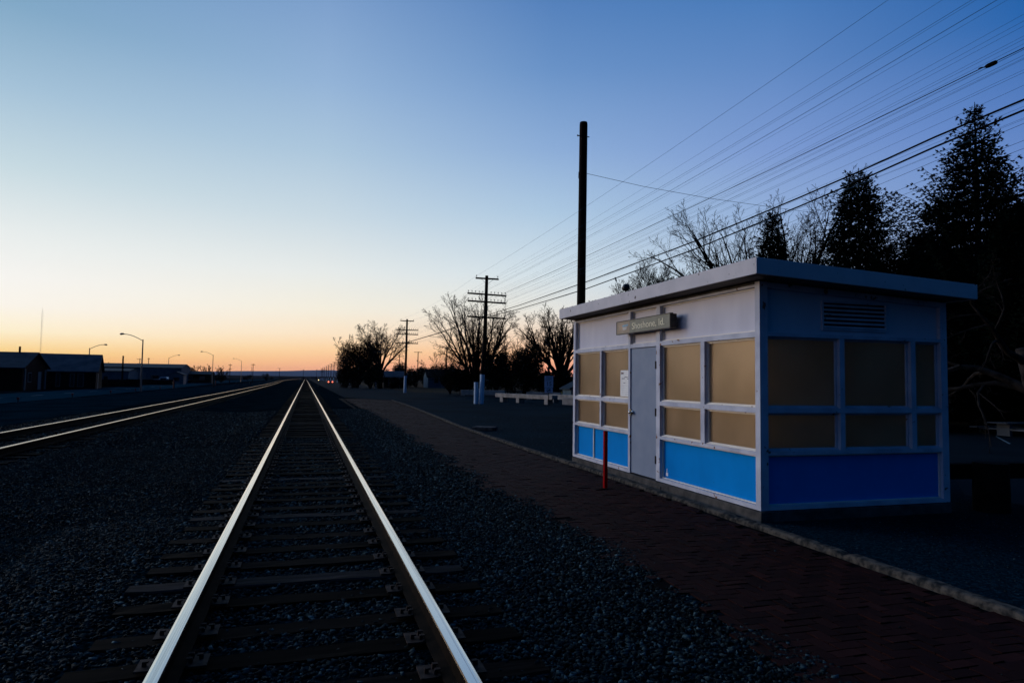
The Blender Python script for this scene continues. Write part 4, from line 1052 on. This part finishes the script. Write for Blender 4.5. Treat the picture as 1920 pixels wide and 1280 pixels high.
# reflectors and marker posts on the near edge of the highway
for k, (x, y) in enumerate(((-17.4, 50.6), (-17.7, 62.2), (-18.1, 75), (-18.3, 86), (-18.35, 100))):
    nth = ('first', 'second', 'third', 'fourth', 'fifth')[k]
    t = thing('reflector_post', nth+' tiny red reflector post from the left along the highway edge', 'marker post', (x, y, -.2), 'red reflectors along the highway')
    b = MB(); b.box(-.03, .03, -.01, .01, 0, .22); b.build('stake', M['black'], t, local=True)
    b = MB(); b.tube([(0, -.02, .27), (0, .0, .27)], .085, 8); b.build('reflector', M['reflect'], t, local=True)
for (x, y, h, r, m, lb) in ((-18.9, 113, 1.15, .13, 'postrust', 'rusty red marker post in front of the parked pickup'), (-15.2, 128, 2.1, .10, 'pole', 'dark bare post left of the leaning marker near the tracks'),
                            (-17.4, 150, .95, .09, 'postrust', 'short reddish marker right of the dark bare post'), (-12.6, 175, .8, .09, 'pole', 'short dark marker post close to the second track')):
    t = thing('marker_post', lb, 'marker post', (x, y, -.2)); b = MB(); b.tube([(0, 0, 0), (0, 0, h)], r, 6); b.build('shaft', M[m], t, local=True)
    b = MB(); b.tube([(0, 0, h), (0, 0, h+.06)], [r*1.15, r*.6], 6); b.build('cap', M[m], t, local=True)
# vehicles
def car(label, loc, rz, body, kind='car', lights=None):
    t = thing('pickup_truck' if kind == 'pickup' else 'car', label, kind, loc, rz=rz)
    L_, W_ = (5.2, 1.9) if kind == 'pickup' else (4.6, 1.8)
    side = [(-L_/2, .35), (-L_/2, .95), (-L_*.44, 1.05), (-L_*.16, 1.02), (-L_*.02, 1.5), (L_*.18, 1.55), (L_*.26, 1.0), (L_*.48, .98), (L_/2, .85), (L_/2, .35)] if kind == 'pickup' else \
           [(-L_/2, .35), (-L_/2, .8), (-L_*.27, .92), (-L_*.12, 1.4), (L_*.25, 1.42), (L_*.40, 1.0), (L_*.49, .95), (L_/2, .35)]
    b = MB(); n = len(side); b.add([(-W_/2, y, z) for y, z in side]+[(W_/2, y, z) for y, z in side], [tuple(range(n)), tuple(range(n, 2*n))[::-1]]+[(i, (i+1) % n, n+(i+1) % n, n+i) for i in range(n)])
    b.build('body', body, t, local=True, bevel=.06)
    b = MB(); ya, yb = (-.05*L_, .2*L_) if kind == 'pickup' else (-.13*L_, .30*L_)
    for s_ in (-1, 1): b.box(s_*(W_/2+.005)-.01, s_*(W_/2+.005)+.01, ya, yb, 1.03, 1.36)
    b.box(-W_/2+.15, W_/2-.15, -L_*.145, -L_*.125, 1.0, 1.34); b.build('windows', M['glass'], t, local=True)
    for sy in (-.31, .31):
        for sx_ in (-1, 1):
            b = MB(); b.tube([(sx_*W_/2-.1, sy*L_, .33), (sx_*W_/2+.02, sy*L_, .33)], .33, 14); b.build('wheel', M['tyre'], t, local=True)
    if lights:
        for sx_ in ((-1, 1) if lights == 'tail' else (-1,)):
            b = MB(); b.tube([(sx_*.62, -L_/2-.05, .78), (sx_*.62, -L_/2+.02, .78)], .2, 12); b.build('tail_light' if lights == 'tail' else 'headlight', M[lights], t, local=True)
    return t
car('white pickup parked in front of the pale warehouse', (-30.3, 172, -.2), R(80), M['carwhite'], 'pickup')
car('distant car driving away with both red tail lights lit', (7.9, 235, -.35), 0, M['cardark'], 'car', 'tail')
car('blue vehicle far down the road with a yellow headlight', (8.2, 430, -.3), 0, M['carblue'], 'car', 'head')
car('light car parked beside the low white workshop', (-48, 165, -.2), R(85), M['carwhite'], 'car')

# ------------------------------------------------------------------ trees
def grow(seed, h, spread, limbs=6, bole=.12, r0=.25, droop=0., n1=9, n2=7, n3=5, tw=.008, curve=.5, wob=.10, lean=0., l1=.36, dense=1.):
    """bare tree: a short bole, long ascending limbs, side branches, then fine twigs"""
    rs = random.Random(seed); trunk = MB(); crown = MB()
    def path(p, d, L, n, w, up):
        pts = [p.copy()]; q = p.copy(); dd = d.copy()
        for i in range(n):
            dd = (dd+Vector((rs.gauss(0, w), rs.gauss(0, w), rs.gauss(0, w*.7)+up))).normalized(); q = q+dd*(L/n); pts.append(q.copy())
        return pts
    def side(pts, rad, lo, count, L, spl, lv, up):
        n = len(pts)-1
        for k in range(count):
            f = lo+(1-lo)*(k+rs.random())/count; i = min(n-1, int(f*n)); t = f*n-i
            bp = pts[i].lerp(pts[i+1], t); br = rad[i]+(rad[i+1]-rad[i])*t; ax = (pts[i+1]-pts[i]).normalized()
            o = ax.orthogonal().normalized(); w = ax.cross(o); a = k*2.4+rs.uniform(-.6, .6); sp = spl*rs.uniform(.7, 1.3)
            nd = (ax*math.cos(sp)+(o*math.cos(a)+w*math.sin(a))*math.sin(sp)).normalized()
            ll = L*(1.15-.75*f)*rs.uniform(.65, 1.2); r = max(tw, br*.55)
            pp = path(bp, nd, ll, (5, 4, 3)[lv], wob*(1+.4*lv), up)
            rr = [max(tw*.8, r*(1-.8*q/(len(pp)-1))) for q in range(len(pp))]
            crown.tube(pp, rr, (5, 4, 3)[lv], caps=False)
            if lv == 0: side(pp, rr, .18, int(n2*dense), ll*.50, .62, 1, up)
            elif lv == 1: side(pp, rr, .2, int(n3*dense), ll*.55, .6, 2, up*.6)
    base = Vector((0, 0, -.2)); bt = Vector((lean*h*bole, 0, h*bole))
    trunk.tube([base, base.lerp(bt, .5), bt], [r0*1.25, r0, r0*.9], 9)
    for k in range(limbs):
        a = 2*PI*k/limbs+rs.uniform(-.4, .4); el_ = rs.uniform(.55, 1.0) if k else .08
        d = Vector((math.cos(a)*spread*el_+lean, math.sin(a)*spread*el_, 1)).normalized()
        L = h*(1-bole)*rs.uniform(.82, 1.0)*(1+.18*spread*el_)
        st_ = base.lerp(bt, rs.uniform(.55, 1.0)); up = curve*.11-droop*.1
        pts = path(st_, d, L, 9, wob*.8, up); r = r0*rs.uniform(.45, .62)
        rad = [max(tw, r*(1-.88*q/9)) for q in range(10)]
        trunk.tube(pts[:5], rad[:5], 6, caps=False); crown.tube(pts[4:], rad[4:], 5, caps=False)
        side(pts, rad, .22, int(n1*dense), h*l1, .52, 0, up)
    zmax = max(v[2] for v in crown.v); k = h/zmax
    for mb in (trunk, crown): mb.v = [(x*k, y*k, z*k) for x, y, z in mb.v]
    return trunk, crown
def bare_tree(label, loc, h, seed, bark='bark', twig='twig', sx=1., **k):
    t = thing('bare_tree', label, 'tree', loc); a, b = grow(seed, h, k.pop('spread', 1.), **k)
    if sx != 1.:
        for mb in (a, b): mb.v = [(x*sx, y*sx, z) for x, y, z in mb.v]
    a.build('trunk', M[bark], t, local=True, smooth=True); b.build('crown', M[twig], t, local=True)
    return t
def sprigs(mb, rs, p, d, n, size, spread=.5, drop=.2):
    for _ in range(n):
        v = Vector((d.x+rs.gauss(0, spread), d.y+rs.gauss(0, spread), d.z+rs.gauss(0, spread)-drop)).normalized()
        w = v.orthogonal(); w = (Matrix.Rotation(rs.uniform(0, 2*PI), 3, v) @ w).normalized()*size*.135
        L_ = size*rs.uniform(.6, 1.2); m_ = p+v*L_*.45; e = p+v*L_
        mb.v += [tuple(p), tuple(m_+w), tuple(e), tuple(m_-w)]; n0 = len(mb.v)-4; mb.f.append((n0, n0+1, n0+2, n0+3)); mb.m.append(0); mb.a += [0.]*4
def spruce(label, loc, h, rmax, seed, zbase=.05, dens=1., wh=.34, shape=.85, size=.30, gap=.0, bulge=None):
    size0 = size
    t = thing('spruce_tree', label, 'tree', loc); rs = random.Random(seed)
    tr = MB(); tr.tube([(0, 0, -.3), (0, 0, h*.5), (0, 0, h)], [rmax*.06+.06, rmax*.016+.02, .010], 8); tr.build('trunk', M['bark'], t, local=True)
    cr = MB(); z = h*zbase
    while z < h*.985:
        f = (z-h*zbase)/(h*(1-zbase)); Rz = rmax*(1-f)**shape+.05; size = size0*(1-.30*f)
        if f < .12: Rz *= .75+2*f
        nb = max(4, int((4.5+5*(1-f))*dens)); a0 = rs.uniform(0, 6.28)
        for k in range(nb):
            if rs.random() < gap: continue
            a = a0+2*PI*k/nb+rs.uniform(-.3, .3)
            rr = Rz*rs.uniform(.55, 1.22)
            if bulge: rr *= bulge(a, f)
            hx, hy = math.cos(a), math.sin(a); pts = []; zz = z+rs.uniform(-.15, .15)
            ns = max(3, int(rr/.16)); slope = .42*(f-.35)+rs.uniform(-.08, .08)
            for i in range(ns+1):
                q = i/ns; pts.append(Vector((hx*rr*q, hy*rr*q, zz+rr*(slope*q-.16*math.sin(q*PI)*(1-f)+.42*max(0, q-.55)))))
            cr.tube(pts, [max(.008, .03*(1-i/ns)) for i in range(ns+1)], 3, caps=False)
            side = Vector((-hy, hx, 0)); out_ = Vector((hx, hy, .1))
            for i in range(1, ns+1):
                q = i/ns; bl = rr*.27*(1-q*.85)+.05
                sprigs(cr, rs, pts[i], out_, 5, size*.9, .30, .02)
                for s_ in (-1, 1):
                    m_ = max(1, int(bl/(size*.55)))
                    dirv = (side*s_*.7+out_*.8).normalized()
                    for j in range(1, m_+1):
                        p = pts[i]+dirv*bl*j/m_+Vector((0, 0, -.05*j+rs.gauss(0, .03)))
                        sprigs(cr, rs, p, dirv, 7, size*.85, .27, .10)
            sprigs(cr, rs, pts[-1], (out_+Vector((0, 0, .5))).normalized(), 7, size*1.1, .22, -.1)
        for k in range(int(150*dens*(.22+Rz/3))):
            a = rs.uniform(0, 6.28); big = rs.random() < .55; q = rs.random()**.6*(.64 if big else .82)*Rz
            sprigs(cr, rs, Vector((math.cos(a)*q, math.sin(a)*q, z+rs.uniform(-.25, .25)-q*.1)), Vector((math.cos(a), math.sin(a), .1)), 2, size*(2.2 if big else 1.2)*(1 if Rz > .7 else .6), .6, .1)
        z += wh*(.75+.6*(1-f))*rs.uniform(.85, 1.15)
    for k in range(14): sprigs(cr, rs, Vector((0, 0, h*.93+h*.07*k/14)), Vector((rs.gauss(0, .8), rs.gauss(0, .8), .8)), 3, size*.6, .4, 0)
    cr.build('crown', M['needle'], t, local=True)
    return t
def leafy(name, label, cat, loc, w, d, h, seed, n=2600, size=.3, m='leaf', stem=True, group=None, lumps=9, z0=0.):
    t = thing(name, label, cat, loc, group); rs = random.Random(seed)
    tr = MB()
    cl = [(rs.uniform(-.36, .36)*w, rs.uniform(-.36, .36)*d, rs.uniform(.25, .74)*h, rs.uniform(.26, .42)) for _ in range(lumps)]
    if stem:
        for (x, y, z, r) in cl[:5]: tr.tube([(rs.gauss(0, .05)*w, 0, -.1), (x*.4, y*.4, z*.5), (x, y, z)], [.03*h, .02*h, .01*h], 5)
        tr.build('trunk', M['bark'], t, local=True)
    b = MB()
    for _ in range(n):
        x, y, z, r = rs.choice(cl); v = Vector((rs.gauss(0, 1), rs.gauss(0, 1), rs.gauss(0, 1))).normalized()*(rs.random()**.45)
        p = Vector((x+v.x*r*w*.55, y+v.y*r*d*.55, z+v.z*r*h*.75))
        if p.z < z0: p.z = z0+rs.random()*.2*h
        sprigs(b, rs, p, Vector((v.x, v.y, abs(v.z)+.2)), 1, size, .8, 0)
        if len(b.v) and rs.random() < .9: sprigs(b, rs, p, Vector((rs.gauss(0, 1), rs.gauss(0, 1), rs.gauss(0, .6))), 1, size*1.2, .8, 0)
    b.build('crown', M[m], t, local=True)
    return t
# centre group, left of the hut
bare_tree('large many-stemmed bare tree behind the nearest telegraph pole', (18.7, 75, 0), 11.6, 3, limbs=15, bole=.08, r0=.40, spread=.72, n1=10, n2=8, n3=5, tw=.015)
bare_tree('big round-crowned bare tree just left of the hut roof', (27.9, 73, 0), 10.6, 12, limbs=14, bole=.20, r0=.45, spread=.80, n1=9, n2=8, n3=5, tw=.015)
bare_tree('low spreading bare tree between the two big bare trees', (24.0, 80, 0), 8.4, 15, limbs=10, bole=.08, r0=.26, spread=1.0, n1=9, n2=7, n3=5, tw=.015)
bare_tree('scrubby low bare tree at the foot of the large many-stemmed tree', (16.3, 79, 0), 5.9, 18, limbs=12, bole=.05, r0=.16, spread=1.1, n1=9, n2=7, n3=5, tw=.015, wob=.2)
leafy('juniper', 'tall dark juniper with ragged top between the bare trees', 'tree', (22.9, 71, 0), 4.2, 4.0, 6.6, 41, 5200, .34, 'needle', lumps=14)
leafy('juniper', 'dark rounded juniper right of the nearest telegraph pole', 'tree', (20.2, 73, 0), 3.6, 3.6, 5.4, 42, 4200, .34, 'needle', lumps=12)
leafy('juniper', 'dark wide juniper low beneath the round-crowned tree', 'tree', (26.6, 69, 0), 5.6, 4, 3.0, 43, 5200, .34, 'needle', lumps=14)
leafy('juniper', 'dark juniper at the feet of the many-stemmed tree', 'tree', (17.4, 77, 0), 4.8, 4, 3.2, 44, 4400, .34, 'needle', lumps=12)
leafy('juniper', 'dark juniper hard against the left edge of the hut', 'tree', (30.6, 70, 0), 4.4, 4, 3.2, 45, 4200, .34, 'needle', lumps=12)
# left group
bare_tree('slender bare tree with pale airy crown behind the third telegraph pole', (12.3, 119, 0), 11.9, 23, limbs=9, bole=.30, r0=.36, spread=.75, n1=10, n2=9, n3=6, tw=.016, wob=.2, droop=.6, l1=.36)
leafy('shaggy_tree', 'shaggy dark tree still in leaf, leftmost of the roadside trees', 'tree', (8.5, 122, 0), 7.0, 5, 8.8, 52, 9000, .30, 'leaf', lumps=16)
bare_tree('ragged bare tree tangled in the shaggy dark tree', (8.6, 121, 0), 9.4, 29, limbs=12, bole=.12, r0=.24, spread=.45, n1=9, n2=8, n3=5, tw=.02, wob=.2, droop=.6)
leafy('dark_shrub', 'tall dark shrub under the shaggy tree', 'shrub', (10.3, 117, 0), 4.5, 4, 4.8, 53, 3400, .38, 'needle', group='dark shrubs')
leafy('dark_shrub', 'dark shrub under the left edge of the shaggy tree', 'shrub', (7.0, 124, 0), 3.6, 4, 4.4, 54, 2800, .38, 'needle', group='dark shrubs')
row = [(15.0, 133, 4.4, 3.6), (17.0, 142, 4.6, 3.4), (19.2, 138, 4.4, 3.0), (20.6, 150, 5.0, 5.4), (22.8, 147, 4.2, 4.3), (25.2, 152, 5.2, 5.0), (27.4, 146, 5, 4.6), (29.6, 150, 5.6, 5.3), (32, 147, 4.8, 3.8), (22.8, 112, 3.4, 2.5), (27.5, 116, 4, 2.4), (15.5, 120, 3.2, 2.0), (33.5, 120, 5, 4.6), (36.5, 112, 5, 5.2)]
side_ = ('first', 'second', 'third', 'fourth', 'fifth', 'sixth', 'seventh', 'eighth', 'ninth')
for k, (x, y, w, h) in enumerate(row):
    lb = side_[k]+' dark shrub from the left in the skyline row beyond the second telegraph pole' if k < 9 else ('low dark shrub in front of the skyline row, under the left single-arm poles', 'low dark shrub in front of the skyline row, left of the many-stemmed tree', 'low dark shrub right of the shaggy tree trunks', 'tall dark shrub behind the many-stemmed tree', 'tall dark shrub behind the round-crowned tree')[k-9]
    leafy('dark_shrub', lb, 'shrub', (x, y, 0), w, 4, h, 60+k, 2300, .40, 'needle', group='dark shrubs', z0=0)
gable('house', 'small pale house half hidden among the dark shrubs', 'house', 26.0, 136, 6, 5, 2.2, 3.6, M['whitewall'], M['darkwall'], 'x', z0=0, wins=(('s', -1.8, -.8, .9, 1.9), ('s', .8, 1.8, .9, 1.9)), door=('s', -.3, .4, 2.0))
gable('house', 'dark house with a pale roof behind the roadside trees', 'house', 15.6, 128, 4, 5, 2.0, 3.0, M['darkwall'], M['barnroof2'], 'x', z0=0, wins=(('s', -1.2, -.4, .9, 1.9),), door=('s', .3, .9, 1.9))
# behind the hut
bare_tree('low twiggy bare tree showing above the middle of the hut roof', (20.2, 36, 0), 9.3, 71, limbs=16, bole=.3, r0=.18, spread=.42, n1=11, n2=9, n3=6, tw=.009)
bare_tree('tall bare tree behind the small spruce over the hut roof corner', (23.7, 31, 0), 12.4, 75, limbs=14, bole=.22, r0=.30, spread=.74, n1=10, n2=8, n3=6, tw=.008, wob=.13)
bare_tree('bare tree low over the hut roof left of the small spruce', (22.7, 34, 0), 7.9, 79, limbs=9, bole=.35, r0=.2, spread=.6, n1=8, n2=7, n3=6, tw=.008, wob=.14)
bare_tree('bare tree squeezed between the two big spruces', (28.3, 26, 0), 10.4, 83, limbs=10, bole=.3, r0=.22, spread=.7, n1=9, n2=7, n3=6, tw=.008, wob=.16)
spruce('small slim spruce rising over the hut roof corner', (20.9, 27.0, 0), 9.75, 2.5, 5, size=.16, shape=.70, dens=1.6, wh=.25)
spruce('broad spruce over the middle of the hut roof', (21.15, 22.0, 0), 10.4, 3.5, 6, size=.17, shape=.66, dens=1.8, wh=.38)
spruce('giant spruce at right reaching above the wires', (24.7, 19.8, 0), 12.75, 6.9, 7, zbase=.20, size=.185, shape=1.12, dens=1.6, gap=.07, wh=.44)
spruce('tall dark spruce cut by the right edge of the picture', (27.6, 18.6, 0), 11.4, 4.9, 8, zbase=.22, size=.19, shape=.95, dens=1.5, gap=.05, wh=.40)
spruce('dark spruce farther back filling the gap behind the giant spruce', (33, 24.5, 0), 10.5, 4.8, 9, zbase=.06, size=.42, shape=.7, dens=1.1, wh=.45)
spruce('wide dark spruce low beside the hut’s right corner, far back', (30.5, 27.5, 0), 9.4, 4.2, 10, zbase=.05, size=.42, shape=.7, dens=1.1, wh=.45)
spruce('farthest dark spruce at the back of the park', (40, 30, 0), 12, 5.2, 13, zbase=.05, size=.5, shape=.7, dens=1.0, wh=.5)
for k, (x, y, w, h, lb) in enumerate(((36, 21, 8, 4.6, 'dark thicket behind the picnic table'), (29, 31, 9, 5.2, 'dark thicket low behind the broad spruce'), (44, 24, 9, 5.5, 'dark thicket farthest right behind the park'), (23.5, 38, 9, 4.8, 'dark thicket hidden low behind the hut'))):
    leafy('thicket', lb, 'shrub', (x, y, 0), w, 5, h, 90+k, 4200, .45, 'needle', lumps=16)
bare_tree('gnarled pale-barked bare tree leaning in at the right edge', (16.9, 11.9, 0), 5.2, 97, bark='palebark', twig='palebark', limbs=5, bole=.45, r0=.17, spread=1.3, n1=6, n2=5, n3=4, tw=.005, wob=.32, lean=-.28, droop=1.0, curve=0)
# far left trees
for k, (x, y, h, sd, lb) in enumerate(((-36, 232, 4.6, 101, 'small bare tree left in the far left row'), (-33.0, 230, 5.3, 102, 'dark small tree, second in the far left row'), (-29.3, 231, 5.8, 103, 'rounded small tree in the middle of the far left row'), (-25.0, 229, 5.4, 104, 'rounded small tree at the right end of the far left row'))):
    bare_tree(lb, (x, y, -.2), h, sd, limbs=8, bole=.12, r0=.2, spread=.8, n1=7, n2=6, n3=3, tw=.03)
for k, (x, y, w, h, lb) in enumerate(((-33.0, 229, 3.4, 4.2, 'dark bush under the second far left tree'), (-29.2, 229.5, 3.0, 3.0, 'dark bush under the middle far left tree'), (-25.2, 228, 3.2, 2.8, 'dark bush under the right far left tree'), (-41, 226, 5, 4.9, 'dark bush showing above the warehouse roof'), (-20.5, 400, 6, 4.2, 'distant dark bush left of the second track'), (-31, 410, 5, 3.6, 'smaller distant dark bush farther left of the second track'))):
    leafy('bush', lb, 'bush', (x, y, -.2), w, 3, h, 120+k, 900, .4, 'needle', lumps=8)
b = MB()
rs = random.Random(8)
for k in range(2600):
    x = rs.uniform(-170, -62); p = Vector((x, 300+rs.uniform(-8, 8), rs.random()**1.3*(4.5+2*math.sin(x*.13)+1.2*math.sin(x*.41))))
    sprigs(b, rs, p, Vector((rs.gauss(0, 1), 0, rs.gauss(0, 1))), 1, 1.5, .8, 0)
tag(b.build('far_wood', M['needle']), 'distant low line of dark trees behind the left buildings', 'trees', kind='stuff')

# ------------------------------------------------------------------ evening haze
b = MB(); b.box(-8800, 8800, -58, 8400, -1.4, 110)
hz = bpy.data.materials.new('haze'); hz.use_nodes = True; t = hz.node_tree; t.nodes.clear()
o_ = t.nodes.new('ShaderNodeOutputMaterial'); v_ = t.nodes.new('ShaderNodeVolumePrincipled'); v_.inputs['Density'].default_value = 3e-5; v_.inputs['Color'].default_value = (.75, .8, .95, 1)
t.links.new(v_.outputs[0], o_.inputs['Volume'])
tag(b.build('haze', hz), kind='stuff')
